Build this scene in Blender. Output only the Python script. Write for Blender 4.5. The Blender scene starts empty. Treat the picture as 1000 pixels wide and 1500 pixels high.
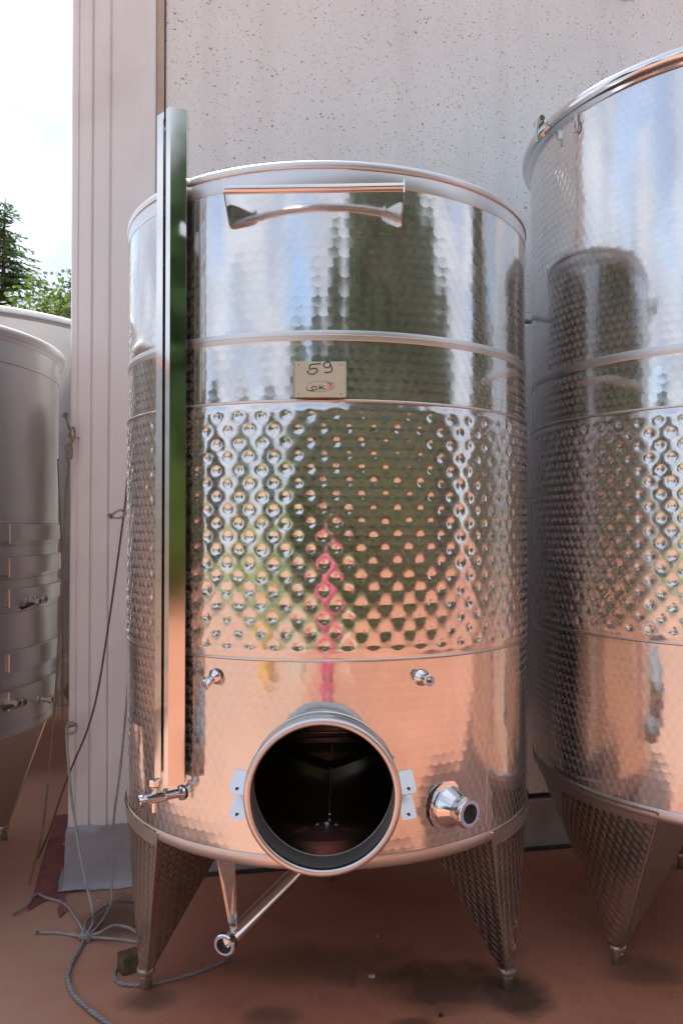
import bpy, bmesh, math, random
import numpy as np
from mathutils import Vector, Matrix

rad = math.radians
S = bpy.context.scene
COL = S.collection

# ------------------------------------------------------------------ camera, sky, sun, exposure
HC, FPX, PITCH = 1.765, 1206.0, rad(1.0)
cam_data = bpy.data.cameras.new("camera")
cam_data.sensor_fit = 'VERTICAL'
cam_data.sensor_height = 36.0
cam_data.lens = 36.0 * FPX / 1500.0
cam_data.clip_start = 0.02
cam_data.clip_end = 2000
cam = bpy.data.objects.new("camera", cam_data)
COL.objects.link(cam)
cam.location = (0, 0, HC)
cam.rotation_euler = (math.pi / 2 + PITCH, 0, 0)
S.camera = cam

SUN_AZ, SUN_EL = rad(30), rad(57)          # light travels towards the viewer and a little to the right
w = bpy.data.worlds.new("World")
S.world = w
w.use_nodes = True
nt = w.node_tree
nt.nodes.clear()
wo = nt.nodes.new("ShaderNodeOutputWorld")
bg = nt.nodes.new("ShaderNodeBackground")
sky = nt.nodes.new("ShaderNodeTexSky")
sky.sky_type = 'NISHITA'
sky.sun_disc = False
sky.sun_elevation = SUN_EL
sky.sun_rotation = -SUN_AZ
sky.altitude = 200
sky.dust_density = 0.3
tc = nt.nodes.new("ShaderNodeTexCoord")
sep = nt.nodes.new("ShaderNodeSeparateXYZ")
nt.links.new(tc.outputs["Generated"], sep.inputs[0])
def wm(op, a, b=None, c=None):
    n = nt.nodes.new("ShaderNodeMath")
    n.operation = op
    for i, v in enumerate((a, b, c)):
        if v is None:
            continue
        if isinstance(v, (int, float)):
            n.inputs[i].default_value = v
        else:
            nt.links.new(v, n.inputs[i])
    return n.outputs[0]
den = wm('ADD', wm('MAXIMUM', sep.outputs[2], 0.0), 0.28)
cmb = nt.nodes.new("ShaderNodeCombineXYZ")
nt.links.new(wm('DIVIDE', sep.outputs[0], den), cmb.inputs[0])
nt.links.new(wm('DIVIDE', sep.outputs[1], den), cmb.inputs[1])
nz = nt.nodes.new("ShaderNodeTexNoise")
nz.inputs["Scale"].default_value = 1.25
nz.inputs["Detail"].default_value = 7
nz.inputs["Roughness"].default_value = 0.55
nz.inputs["Distortion"].default_value = 0.3
nt.links.new(cmb.outputs[0], nz.inputs["Vector"])
rp = nt.nodes.new("ShaderNodeValToRGB")
rp.color_ramp.elements[0].position = 0.31
rp.color_ramp.elements[1].position = 0.47
nt.links.new(nz.outputs["Fac"], rp.inputs[0])
nz2 = nt.nodes.new("ShaderNodeTexNoise")
nz2.inputs["Scale"].default_value = 2.6
nz2.inputs["Detail"].default_value = 4
nt.links.new(cmb.outputs[0], nz2.inputs["Vector"])
cr = nt.nodes.new("ShaderNodeValToRGB")
cr.color_ramp.elements[0].position = 0.35
cr.color_ramp.elements[0].color = (1.6, 1.8, 2.35, 1)
cr.color_ramp.elements[1].position = 0.62
cr.color_ramp.elements[1].color = (3.1, 3.25, 3.55, 1)
nt.links.new(nz2.outputs["Fac"], cr.inputs[0])
mx = nt.nodes.new("ShaderNodeMix")
mx.data_type = 'RGBA'
nt.links.new(wm('MULTIPLY', rp.outputs[0], 0.97), mx.inputs["Factor"])
nt.links.new(sky.outputs[0], mx.inputs["A"])
nt.links.new(cr.outputs[0], mx.inputs["B"])
nt.links.new(mx.outputs["Result"], bg.inputs[0])
bg.inputs[1].default_value = 0.11
nt.links.new(bg.outputs[0], wo.inputs[0])

sun_data = bpy.data.lights.new("sun", 'SUN')
sun_data.energy = 2.5
sun_data.angle = rad(0.53)
sun_data.color = (1.0, 0.965, 0.91)
sun = bpy.data.objects.new("sun", sun_data)
COL.objects.link(sun)
sd = Vector((math.sin(SUN_AZ) * math.cos(SUN_EL), -math.cos(SUN_AZ) * math.cos(SUN_EL), -math.sin(SUN_EL)))
sun.rotation_euler = sd.to_track_quat('-Z', 'Y').to_euler()
sun.location = (-3, 12, 20)

S.render.engine = 'CYCLES'
S.view_settings.view_transform = 'Standard'
S.view_settings.look = 'None'
S.view_settings.gamma = 1
S.view_settings.exposure = 1.84
S.cycles.use_denoising = True
S.cycles.sample_clamp_indirect = 6
S.cycles.blur_glossy = 0.6
S.cycles.max_bounces = 10
S.cycles.glossy_bounces = 7
S.cycles.diffuse_bounces = 6

random.seed(7)
rng = np.random.default_rng(7)

# ------------------------------------------------------------------ helpers
def at(px, py, d):
    """photograph pixel (1000x1500) and depth -> point"""
    x, u = (px - 500) / FPX, (750 - py) / FPX
    v = Vector((x, math.cos(PITCH) - u * math.sin(PITCH), math.sin(PITCH) + u * math.cos(PITCH)))
    return Vector((0, 0, HC)) + v * (d / v.y)
def gp(px, py, z=0.0):
    x, u = (px - 500) / FPX, (750 - py) / FPX
    v = Vector((x, math.cos(PITCH) - u * math.sin(PITCH), math.sin(PITCH) + u * math.cos(PITCH)))
    return Vector((0, 0, HC)) + v * ((z - HC) / v.z)

def tag(o, label=None, cat=None, group=None, kind=None):
    if label: o["label"] = label
    if cat: o["category"] = cat
    if group: o["group"] = group
    if kind: o["kind"] = kind
    return o
def empty(name, loc=(0, 0, 0), label=None, cat=None, group=None, parent=None):
    o = bpy.data.objects.new(name, None)
    COL.objects.link(o)
    o.location = loc
    o.empty_display_size = 0.1
    if parent: o.parent = parent
    return tag(o, label, cat, group)

class MB:
    """collects vertices, faces and UVs of one mesh"""
    def __init__(self):
        self.v, self.f, self.uv = [], [], []
    def add(self, verts, faces, uvs=None):
        b = len(self.v)
        self.v += [tuple(p) for p in verts]
        self.uv += list(uvs) if uvs is not None else [(p[0], p[2]) for p in verts]
        self.f += [tuple(i + b for i in fc) for fc in faces]
        return self
    def grid(self, pts, uvs, closed_u=False):
        """pts[j][i]"""
        b = len(self.v)
        nj, ni = len(pts), len(pts[0])
        for j in range(nj):
            for i in range(ni):
                self.v.append(tuple(pts[j][i]))
                self.uv.append(tuple(uvs[j][i]))
        for j in range(nj - 1):
            for i in range(ni - 1 if not closed_u else ni):
                i2 = (i + 1) % ni
                self.f.append((b + j * ni + i, b + j * ni + i2, b + (j + 1) * ni + i2, b + (j + 1) * ni + i))
        return self
    def box(self, c, s, rot=None, bevel=0):
        x, y, z = s[0] / 2, s[1] / 2, s[2] / 2
        if bevel <= 0:
            vs = [Vector(p) for p in ((-x,-y,-z),(x,-y,-z),(x,y,-z),(-x,y,-z),(-x,-y,z),(x,-y,z),(x,y,z),(-x,y,z))]
            fs = [(0,3,2,1),(4,5,6,7),(0,1,5,4),(1,2,6,5),(2,3,7,6),(3,0,4,7)]
        else:
            bm = bmesh.new()
            bmesh.ops.create_cube(bm, size=1)
            for v in bm.verts:
                v.co = Vector((v.co.x * s[0], v.co.y * s[1], v.co.z * s[2]))
            bmesh.ops.bevel(bm, geom=bm.edges[:], offset=bevel, segments=2, affect='EDGES', profile=0.5)
            bm.verts.index_update()
            vs = [v.co.copy() for v in bm.verts]
            fs = [tuple(v.index for v in f.verts) for f in bm.faces]
            bm.free()
        if rot is not None:
            vs = [rot @ v for v in vs]
        c = Vector(c)
        return self.add([v + c for v in vs], fs)
    def tube(self, path, r, sides=8, caps=True):
        path = [Vector(p) for p in path]
        n = len(path)
        rs = r if isinstance(r, (list, tuple)) else [r] * n
        b = len(self.v)
        up = None
        L = 0
        for k in range(n):
            t = (path[min(k + 1, n - 1)] - path[max(k - 1, 0)]).normalized()
            if up is None:
                up = t.orthogonal().normalized()
            up = (up - t * up.dot(t)).normalized()
            sd_ = t.cross(up)
            if k: L += (path[k] - path[k - 1]).length
            for i in range(sides):
                a = 2 * math.pi * i / sides
                self.v.append(tuple(path[k] + (up * math.cos(a) + sd_ * math.sin(a)) * rs[k]))
                self.uv.append((i / sides, L))
        for k in range(n - 1):
            for i in range(sides):
                i2 = (i + 1) % sides
                self.f.append((b + k * sides + i, b + k * sides + i2, b + (k + 1) * sides + i2, b + (k + 1) * sides + i))
        if caps:
            self.f.append(tuple(b + i for i in reversed(range(sides))))
            self.f.append(tuple(b + (n - 1) * sides + i for i in range(sides)))
        return self
    def lathe(self, prof, segs=64, org=(0, 0, 0), axis=None, a0=0.0, a1=2 * math.pi):
        """prof: (r, h) pairs; axis: matrix whose Z is the axis; angle 0 looks to -Y and grows to +X"""
        full = abs((a1 - a0) - 2 * math.pi) < 1e-6
        n = segs if full else segs + 1
        pts, uvs = [], []
        L = 0
        for j, (r, h) in enumerate(prof):
            if j: L += math.hypot(r - prof[j - 1][0], h - prof[j - 1][1])
            row, ur = [], []
            for i in range(n):
                a = a0 + (a1 - a0) * i / segs
                p = Vector((r * math.sin(a), -r * math.cos(a), h))
                if axis is not None: p = axis @ p
                row.append(p + Vector(org))
                ur.append((a * max(r, 1e-3), h))
            pts.append(row)
            uvs.append(ur)
        return self.grid(pts, uvs, closed_u=full)
    def build(self, name, mat, parent=None, smooth=True, loc=None, angle=40):
        me = bpy.data.meshes.new(name)
        me.from_pydata(self.v, [], self.f)
        uvl = me.uv_layers.new(name="UVMap")
        li = np.empty(len(me.loops), dtype=np.int32)
        me.loops.foreach_get("vertex_index", li)
        uvl.data.foreach_set("uv", np.asarray(self.uv, dtype=np.float32)[li].ravel())
        me.materials.append(mat)
        if smooth:
            me.polygons.foreach_set("use_smooth", [True] * len(me.polygons))
            if angle: me.set_sharp_from_angle(angle=rad(angle))
        o = bpy.data.objects.new(name, me)
        COL.objects.link(o)
        if parent: o.parent = parent
        if loc is not None: o.location = loc
        return o

def axis_to(d, up=Vector((0, 0, 1))):
    return Vector(d).normalized().to_track_quat('Z', 'Y').to_matrix()

def spline(pts, n=8):
    pts = [Vector(p) for p in pts]
    out = []
    for i in range(len(pts) - 1):
        p0, p1, p2, p3 = pts[max(i - 1, 0)], pts[i], pts[i + 1], pts[min(i + 2, len(pts) - 1)]
        for k in range(n):
            t = k / n
            out.append(0.5 * ((2 * p1) + (p2 - p0) * t + (2 * p0 - 5 * p1 + 4 * p2 - p3) * t * t + (3 * p1 - p0 - 3 * p2 + p3) * t ** 3))
    out.append(pts[-1])
    return out

def copy_tree(o, parent=None):
    c = o.copy()
    COL.objects.link(c)
    if parent: c.parent = parent
    for ch in list(o.children):
        copy_tree(ch, c)
    return c

# ------------------------------------------------------------------ materials
class NG:
    def __init__(self, name):
        self.m = bpy.data.materials.new(name)
        self.m.use_nodes = True
        self.t = self.m.node_tree
        self.t.nodes.clear()
        self.out = self.t.nodes.new("ShaderNodeOutputMaterial")
        self.b = self.t.nodes.new("ShaderNodeBsdfPrincipled")
        self.link(self.b.outputs[0], self.out.inputs[0])
    def link(self, a, b): self.t.links.new(a, b)
    def n(self, kind, **kw):
        nd = self.t.nodes.new("ShaderNode" + kind)
        for k, v in kw.items(): setattr(nd, k, v)
        return nd
    def put(self, sock, v):
        if hasattr(v, "is_linked"): self.link(v, sock)
        else: sock.default_value = v
    def math(self, op, a, b=None, c=None):
        nd = self.n("Math", operation=op)
        for i, v in enumerate((a, b, c)):
            if v is not None: self.put(nd.inputs[i], v)
        return nd.outputs[0]
    def vmath(self, op, a, b=None, scale=None):
        nd = self.n("VectorMath", operation=op)
        self.put(nd.inputs[0], a)
        if b is not None: self.put(nd.inputs[1], b)
        if scale is not None: self.put(nd.inputs["Scale"], scale)
        return nd.outputs[0]
    def comb(self, x=0.0, y=0.0, z=0.0):
        nd = self.n("CombineXYZ")
        for i, v in enumerate((x, y, z)): self.put(nd.inputs[i], v)
        return nd.outputs[0]
    def sep(self, v):
        nd = self.n("SeparateXYZ")
        self.put(nd.inputs[0], v)
        return nd.outputs
    def mixv(self, f, a, b):
        nd = self.n("Mix", data_type='VECTOR')
        self.put(nd.inputs["Factor"], f)
        self.put(nd.inputs[4], a)
        self.put(nd.inputs[5], b)
        return nd.outputs[1]
    def mix(self, f, a, b, mode='MIX'):
        nd = self.n("Mix", data_type='RGBA', blend_type=mode)
        self.put(nd.inputs[0], f)
        self.put(nd.inputs[6], a if hasattr(a, "is_linked") else (*a, 1))
        self.put(nd.inputs[7], b if hasattr(b, "is_linked") else (*b, 1))
        return nd.outputs[2]
    def noise(self, scale, detail=3, rough=0.5, vec=None, dist=0.0):
        nd = self.n("TexNoise")
        nd.inputs["Scale"].default_value = scale
        nd.inputs["Detail"].default_value = detail
        nd.inputs["Roughness"].default_value = rough
        nd.inputs["Distortion"].default_value = dist
        if vec is not None: self.link(vec, nd.inputs["Vector"])
        return nd.outputs["Fac"]
    def ramp(self, v, stops):
        nd = self.n("ValToRGB")
        while len(nd.color_ramp.elements) < len(stops): nd.color_ramp.elements.new(0.5)
        for e, (p, c) in zip(nd.color_ramp.elements, stops):
            e.position = p
            e.color = (c, c, c, 1) if isinstance(c, (int, float)) else (*c, 1)
        self.put(nd.inputs[0], v)
        return nd.outputs[0]
    def bump(self, h, strength=0.3, dist=0.01, normal=None):
        nd = self.n("Bump")
        nd.inputs["Strength"].default_value = strength
        nd.inputs["Distance"].default_value = dist
        self.put(nd.inputs["Height"], h)
        if normal is not None: self.link(normal, nd.inputs["Normal"])
        return nd.outputs[0]
    def pos(self):
        return self.n("NewGeometry").outputs["Position"]
    def obj(self):
        return self.n("TexCoord").outputs["Object"]
    def uv(self):
        return self.n("TexCoord").outputs["UV"]
    def set(self, **kw):
        for k, v in kw.items():
            nm = k.replace("_", " ")
            s = self.b.inputs[nm]
            self.put(s, (*v, 1) if isinstance(v, tuple) and len(v) == 3 and s.type == 'RGBA' else v)
        return self.m

def scaled_steel(name, base, rough, aniso, sp=0.0342, dish=0.18, wav=0.0008, dirt=0.15, haze=0.36, hazer=0.46):
    """stainless sheet with rows of overlapping circular polishing marks"""
    g = NG(name)
    uv = g.sep(g.uv())
    h = sp * 0.92
    vj = g.math('DIVIDE', uv[1], h)
    j0 = g.math('FLOOR', vj)
    fv = g.math('SUBTRACT', vj, j0)
    us = g.math('DIVIDE', uv[0], sp)
    cands = []
    for dj in (0, 1):
        jr = g.math('ADD', j0, float(dj))
        odd = g.math('MULTIPLY', g.math('FLOORED_MODULO', jr, 2.0), 0.5)
        uu = g.math('SUBTRACT', us, odd)
        fu = g.math('SUBTRACT', uu, g.math('FLOOR', uu))
        dv = g.math('MULTIPLY', g.math('SUBTRACT', fv, float(dj)), 0.92)
        for di in (0, 1):
            cands.append(g.comb(g.math('SUBTRACT', fu, float(di)), dv, 0.0))
    sel = cands[0]
    for c in cands[1:]:
        ln = g.n("VectorMath", operation='LENGTH')
        g.link(c, ln.inputs[0])
        sel = g.mixv(g.math('LESS_THAN', ln.outputs["Value"], 0.64), sel, c)
    ln = g.n("VectorMath", operation='LENGTH')
    g.link(sel, ln.inputs[0])
    dist = ln.outputs["Value"]
    sx = g.sep(sel)
    N = g.n("NewGeometry").outputs["Normal"]
    tu = g.vmath('CROSS_PRODUCT', (0, 0, 1), N)
    tan = g.vmath('ADD', g.vmath('SCALE', tu, scale=g.math('MULTIPLY', sx[1], -1.0)), g.comb(0.0, 0.0, sx[0]))
    tan = g.vmath('NORMALIZE', tan)
    wob = g.noise(3.2, 2, 0.5, g.obj())
    b1 = g.bump(wob, 1.0, wav * 6)
    b2 = g.bump(g.math('MULTIPLY', g.math('MULTIPLY', dist, dist), sp), dish, 0.05, b1)
    dn = g.noise(2.2, 5, 0.6, g.obj())
    fine = g.noise(45, 3, 0.6, g.obj())
    rgh = g.math('ADD', g.math('MULTIPLY', dn, 0.12), rough - 0.06)
    rgh = g.math('ADD', rgh, g.math('MULTIPLY', fine, 0.05))
    col = g.mix(g.math('MULTIPLY', g.ramp(dn, [(0.45, 0.0), (0.75, 1.0)]), dirt), base, tuple(c * 0.72 for c in base))
    g.set(Base_Color=col, Metallic=1.0, Roughness=rgh, Normal=b2)
    hz = g.n("BsdfAnisotropic")
    g.link(col, hz.inputs["Color"])
    hz.inputs["Roughness"].default_value = hazer
    hz.inputs["Anisotropy"].default_value = aniso
    g.link(b2, hz.inputs["Normal"])
    g.link(tan, hz.inputs["Tangent"])
    ms = g.n("MixShader")
    g.link(g.math('MULTIPLY', g.ramp(g.noise(1.6, 3, 0.6, g.obj(), 0.5), [(0.32, 0.25), (0.68, 1.0)]), haze), ms.inputs[0])
    g.link(g.b.outputs[0], ms.inputs[1])
    g.link(hz.outputs[0], ms.inputs[2])
    g.link(ms.outputs[0], g.out.inputs[0])
    return g.m

def plain_steel(name, base, rough, streak=0.0, streak_dir='v', wav=0.0):
    g = NG(name)
    o = g.obj()
    v = g.sep(o)
    sc = (3, 3, 160) if streak_dir == 'h' else (130, 130, 2)
    mp = g.n("Mapping")
    mp.inputs["Scale"].default_value = sc
    g.link(o, mp.inputs["Vector"])
    st = g.noise(1.0, 3, 0.6, mp.outputs[0])
    dn = g.noise(5, 4, 0.6, o)
    rgh = g.math('ADD', g.math('MULTIPLY', dn, 0.14), g.math('ADD', g.math('MULTIPLY', st, streak), rough - 0.07 - streak / 2))
    col = g.mix(g.math('MULTIPLY', st, 0.35), base, tuple(c * 0.78 for c in base))
    nrm = g.bump(st, 0.12 * (1 if streak else 0), 0.002)
    if wav:
        nrm = g.bump(g.noise(3.0, 2, 0.5, o), 1.0, wav, nrm)
    g.set(Base_Color=col, Metallic=1.0, Roughness=rgh, Normal=nrm)
    return g.m

STEEL = (0.70, 0.69, 0.675)
M = {}
M['scaled'] = scaled_steel("steel_scaled", STEEL, 0.08, 0.93)
M['jacket'] = scaled_steel("steel_scaled_jacket", (0.72, 0.71, 0.70), 0.09, 0.93, dish=0.17, haze=0.42, hazer=0.5)
M['scaled_leg'] = scaled_steel("steel_scaled_leg", (0.55, 0.53, 0.51), 0.20, 0.8, dirt=0.5, dish=0.13, haze=0.34)
M['scaled_dull'] = scaled_steel("steel_scaled_dull", (0.60, 0.58, 0.56), 0.34, 0.5, sp=0.03, dish=0.25, dirt=0.5)
M['plain'] = plain_steel("steel_plain", (0.70, 0.69, 0.69), 0.42, 0.10, 'h')
M['dull'] = plain_steel("steel_dull", (0.56, 0.53, 0.51), 0.38, 0.08, 'h')
M['polish'] = plain_steel("steel_polished", (0.74, 0.73, 0.72), 0.09)
M['mirror'] = plain_steel("steel_mirror", (0.74, 0.735, 0.72), 0.10, 0.0, wav=0.003)
M['inner'] = plain_steel("steel_inner", (0.72, 0.70, 0.67), 0.2, 0.06, 'v', wav=0.006)
M['cast'] = plain_steel("steel_cast", (0.55, 0.53, 0.50), 0.38)
M['satin'] = plain_steel("steel_satin", (0.55, 0.54, 0.53), 0.55)
M['flange'] = plain_steel("steel_flange", (0.66, 0.65, 0.66), 0.34)
M['weld'] = plain_steel("steel_weld", (0.66, 0.64, 0.62), 0.35)

def flat(name, col, rough=0.6, var=0.15, scale=8, bump=0.0, metallic=0.0, bscale=60, **kw):
    g = NG(name)
    o = g.obj()
    d = g.noise(scale, 5, 0.6, o)
    c = g.mix(g.ramp(d, [(0.3, 0.0), (0.7, 1.0)]), tuple(x * (1 - var) for x in col), tuple(min(1, x * (1 + var)) for x in col))
    g.set(Base_Color=c, Roughness=rough, Metallic=metallic)
    if bump:
        g.set(Normal=g.bump(g.noise(bscale, 4, 0.6, o), bump, 0.004))
    for k, v in kw.items(): g.set(**{k: v})
    return g.m

def m_ground():
    g = NG("terracotta_concrete")
    p = g.pos()
    v = g.sep(p)
    big = g.noise(0.9, 5, 0.6, p, 0.4)
    mid = g.noise(5, 6, 0.65, p, 0.3)
    fin = g.noise(70, 3, 0.7, p)
    c = g.mix(g.ramp(big, [(0.3, 0.0), (0.7, 1.0)]), (0.41, 0.155, 0.090), (0.48, 0.220, 0.140))
    c = g.mix(g.math('MULTIPLY', g.ramp(mid, [(0.52, 0.0), (0.75, 1.0)]), 0.55), c, (0.27, 0.105, 0.062))
    c = g.mix(g.math('MULTIPLY', g.ramp(fin, [(0.3, 1.0), (0.55, 0.0)]), 0.35), c, (0.28, 0.12, 0.075))
    # worn, dusty slab to the left of the tank
    wear = g.ramp(g.math('ADD', g.math('MULTIPLY', v[0], -0.55), g.math('MULTIPLY', mid, 0.7)), [(0.75, 0.0), (1.7, 1.0)])
    c = g.mix(g.math('MULTIPLY', wear, 0.7), c, (0.48, 0.29, 0.21))
    # oil and water stains around the feet
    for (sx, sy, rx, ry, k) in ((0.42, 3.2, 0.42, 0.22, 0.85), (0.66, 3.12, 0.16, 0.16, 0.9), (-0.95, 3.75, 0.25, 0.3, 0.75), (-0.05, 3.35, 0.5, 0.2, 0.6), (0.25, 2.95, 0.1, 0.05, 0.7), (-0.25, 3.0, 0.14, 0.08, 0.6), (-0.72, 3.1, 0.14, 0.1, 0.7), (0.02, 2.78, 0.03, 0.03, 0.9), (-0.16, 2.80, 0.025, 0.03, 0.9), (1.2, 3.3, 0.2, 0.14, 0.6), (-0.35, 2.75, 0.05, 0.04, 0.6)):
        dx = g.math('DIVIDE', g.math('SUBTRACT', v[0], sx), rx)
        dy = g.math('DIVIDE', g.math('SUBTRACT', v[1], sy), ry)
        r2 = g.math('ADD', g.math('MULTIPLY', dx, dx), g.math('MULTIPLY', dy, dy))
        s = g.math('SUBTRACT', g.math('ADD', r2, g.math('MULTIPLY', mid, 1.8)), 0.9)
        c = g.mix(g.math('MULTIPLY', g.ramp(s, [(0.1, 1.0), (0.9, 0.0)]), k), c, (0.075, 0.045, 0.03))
    # pale scuffs
    sc = g.noise(14, 4, 0.7, p, 1.2)
    c = g.mix(g.math('MULTIPLY', g.ramp(sc, [(0.66, 0.0), (0.74, 1.0)]), 0.35), c, (0.50, 0.35, 0.27))
    g.set(Base_Color=c, Roughness=g.math('ADD', g.math('MULTIPLY', mid, 0.3), 0.42), Specular_IOR_Level=0.35,
          Normal=g.bump(fin, 0.35, 0.003, g.bump(mid, 0.3, 0.01)))
    return g.m
M['ground'] = m_ground()

def m_wall():
    g = NG("speckled_render")
    p = g.obj()
    base = g.noise(1.3, 5, 0.6, p)
    c = g.mix(g.ramp(base, [(0.3, 0.0), (0.7, 1.0)]), (0.76, 0.765, 0.77), (0.83, 0.835, 0.84))
    hgt = None
    for sc, th, colr, keep in ((30, 0.22, (0.34, 0.22, 0.11), 0.55), (50, 0.24, (0.40, 0.28, 0.16), 0.55), (80, 0.24, (0.30, 0.25, 0.18), 0.4)):
        mp = g.n("Mapping")
        mp.inputs["Scale"].default_value = (1, 1, 1.25)
        mp.inputs["Location"].default_value = (sc, 0.3, sc * 2)
        dv = g.n("TexNoise")
        dv.inputs["Scale"].default_value = 40
        g.link(p, dv.inputs["Vector"])
        pp = g.vmath('ADD', p, g.vmath('SCALE', dv.outputs["Color"], scale=0.018))
        g.link(pp, mp.inputs["Vector"])
        vo = g.n("TexVoronoi")
        vo.inputs["Scale"].default_value = sc
        g.link(mp.outputs[0], vo.inputs["Vector"])
        rnd = g.sep(vo.outputs["Color"])
        thr = g.math('MULTIPLY', rnd[1], th * 1.6)
        m_ = g.math('MULTIPLY', g.math('LESS_THAN', vo.outputs["Distance"], thr), g.math('LESS_THAN', rnd[0], keep))
        c = g.mix(g.math('MULTIPLY', m_, g.math('ADD', g.math('MULTIPLY', rnd[2], 0.6), 0.4)), c, colr)
        hgt = m_ if hgt is None else g.math('MAXIMUM', hgt, m_)
    drip = g.n("Mapping")
    drip.inputs["Scale"].default_value = (5, 5, 0.35)
    g.link(p, drip.inputs["Vector"])
    dr = g.noise(1.0, 4, 0.6, drip.outputs[0])
    c = g.mix(g.math('MULTIPLY', g.ramp(dr, [(0.5, 0.0), (0.8, 1.0)]), 0.22), c, (0.38, 0.35, 0.32))
    fine = g.noise(120, 3, 0.6, p)
    g.set(Base_Color=c, Roughness=0.85, Specular_IOR_Level=0.25,
          Normal=g.bump(g.math('ADD', fine, g.math('MULTIPLY', hgt, -1.2)), 0.35, 0.004))
    return g.m
M['wall'] = m_wall()

def m_pillar():
    g = NG("painted_pillar")
    p = g.obj()
    mp = g.n("Mapping")
    mp.inputs["Scale"].default_value = (9, 9, 0.5)
    g.link(p, mp.inputs["Vector"])
    st = g.noise(1.0, 6, 0.65, mp.outputs[0])
    c = g.mix(g.ramp(st, [(0.35, 0.0), (0.7, 1.0)]), (0.77, 0.755, 0.76), (0.83, 0.815, 0.82))
    sp = g.noise(22, 5, 0.7, p)
    c = g.mix(g.math('MULTIPLY', g.ramp(sp, [(0.66, 0.0), (0.74, 1.0)]), 0.45), c, (0.33, 0.27, 0.25))
    mo = g.noise(2.2, 4, 0.6, p)
    c = g.mix(g.math('MULTIPLY', g.ramp(mo, [(0.5, 0.0), (0.75, 1.0)]), 0.25), c, (0.46, 0.40, 0.39))
    g.set(Base_Color=c, Roughness=0.75, Specular_IOR_Level=0.3, Normal=g.bump(sp, 0.15, 0.004, g.bump(g.noise(160, 2, 0.5, p), 0.15, 0.002)))
    return g.m
M['pillar'] = m_pillar()
M['membrane'] = flat("grey_membrane", (0.36, 0.355, 0.385), 0.45, 0.15, 6, 0.25, bscale=18)
M['plinth'] = flat("grey_plinth", (0.38, 0.365, 0.36), 0.7, 0.18, 5, 0.2)
M['sealant'] = flat("joint_sealant", (0.52, 0.40, 0.33), 0.7, 0.15, 9, 0.15)
M['gap'] = flat("dark_joint", (0.06, 0.055, 0.05), 0.9, 0.3, 12)
M['rubble'] = flat("broken_aggregate", (0.33, 0.27, 0.18), 0.9, 0.45, 30, 0.6, bscale=50)
M['redpaint'] = flat("peeling_red_paint", (0.24, 0.075, 0.07), 0.55, 0.4, 9, 0.5, bscale=30)
M['rope'] = None
def m_rope(name, c1, c2, freq=55):
    g = NG(name)
    uv = g.sep(g.uv())
    ph = g.math('ADD', g.math('MULTIPLY', uv[0], 3.0), g.math('MULTIPLY', uv[1], freq))
    s = g.math('ABSOLUTE', g.math('SINE', g.math('MULTIPLY', ph, math.pi)))
    d = g.noise(25, 4, 0.6, g.pos())
    c = g.mix(g.ramp(d, [(0.35, 0.0), (0.7, 1.0)]), c1, c2)
    c = g.mix(g.math('MULTIPLY', g.math('SUBTRACT', 1.0, s), 0.45), c, tuple(x * 0.35 for x in c1))
    g.set(Base_Color=c, Roughness=0.85, Normal=g.bump(s, 0.9, 0.003))
    return g.m
M['rope'] = m_rope("grey_rope", (0.36, 0.35, 0.34), (0.52, 0.50, 0.48))
M['rope_tan'] = m_rope("tan_rope", (0.26, 0.21, 0.13), (0.40, 0.35, 0.24))
M['rope_dark'] = m_rope("olive_rope", (0.15, 0.125, 0.075), (0.24, 0.20, 0.13), 90)
M['rope_thick'] = m_rope("thick_grey_rope", (0.25, 0.25, 0.255), (0.36, 0.36, 0.365), 40)
M['wood'] = flat("mossy_wood", (0.12, 0.085, 0.045), 0.9, 0.5, 22, 0.6)
M['plate'] = flat("plate_enamel", (0.48, 0.52, 0.42), 0.42, 0.06, 14)
M['plate_edge'] = flat("plate_edge", (0.28, 0.14, 0.09), 0.7, 0.3, 30)
M['ink'] = flat("black_marker", (0.012, 0.012, 0.014), 0.5, 0.1)
M['redink'] = flat("smudged_red_marker", (0.55, 0.34, 0.27), 0.5, 0.15, 40)
M['rubber'] = flat("rubber_and_bore_shade", (0.02, 0.02, 0.02), 0.6, 0.2)  # rubber parts, and the discs that paint shade into the pipe mouths
M['white_gasket'] = flat("pale_blue_gasket", (0.42, 0.47, 0.60), 0.45, 0.1)
M['tube'] = flat("level_tube", (0.16, 0.15, 0.16), 0.15, 0.1)
M['pebble'] = flat("pebble_stone", (0.4, 0.38, 0.36), 0.85, 0.3, 40, 0.4)
M['bark'] = flat("bark", (0.09, 0.07, 0.05), 0.9, 0.4, 10, 0.5)
M['roof'] = flat("roof_metal", (0.35, 0.34, 0.33), 0.5, 0.1)
M['pink'] = flat("pink_cotton", (0.62, 0.06, 0.19), 0.85, 0.1)
M['denim'] = flat("pale_trousers", (0.20, 0.17, 0.16), 0.85, 0.1)
M['skin'] = flat("skin", (0.50, 0.30, 0.22), 0.5, 0.06)
M['hair'] = flat("brown_hair", (0.05, 0.03, 0.02), 0.6, 0.3)
M['blackplastic'] = flat("black_plastic", (0.02, 0.02, 0.022), 0.4, 0.1)
M['yellow'] = flat("yellow_plastic", (0.62, 0.36, 0.05), 0.5, 0.1)
M['cream'] = flat("cream_plastic", (0.55, 0.48, 0.38), 0.5, 0.1)

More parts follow.
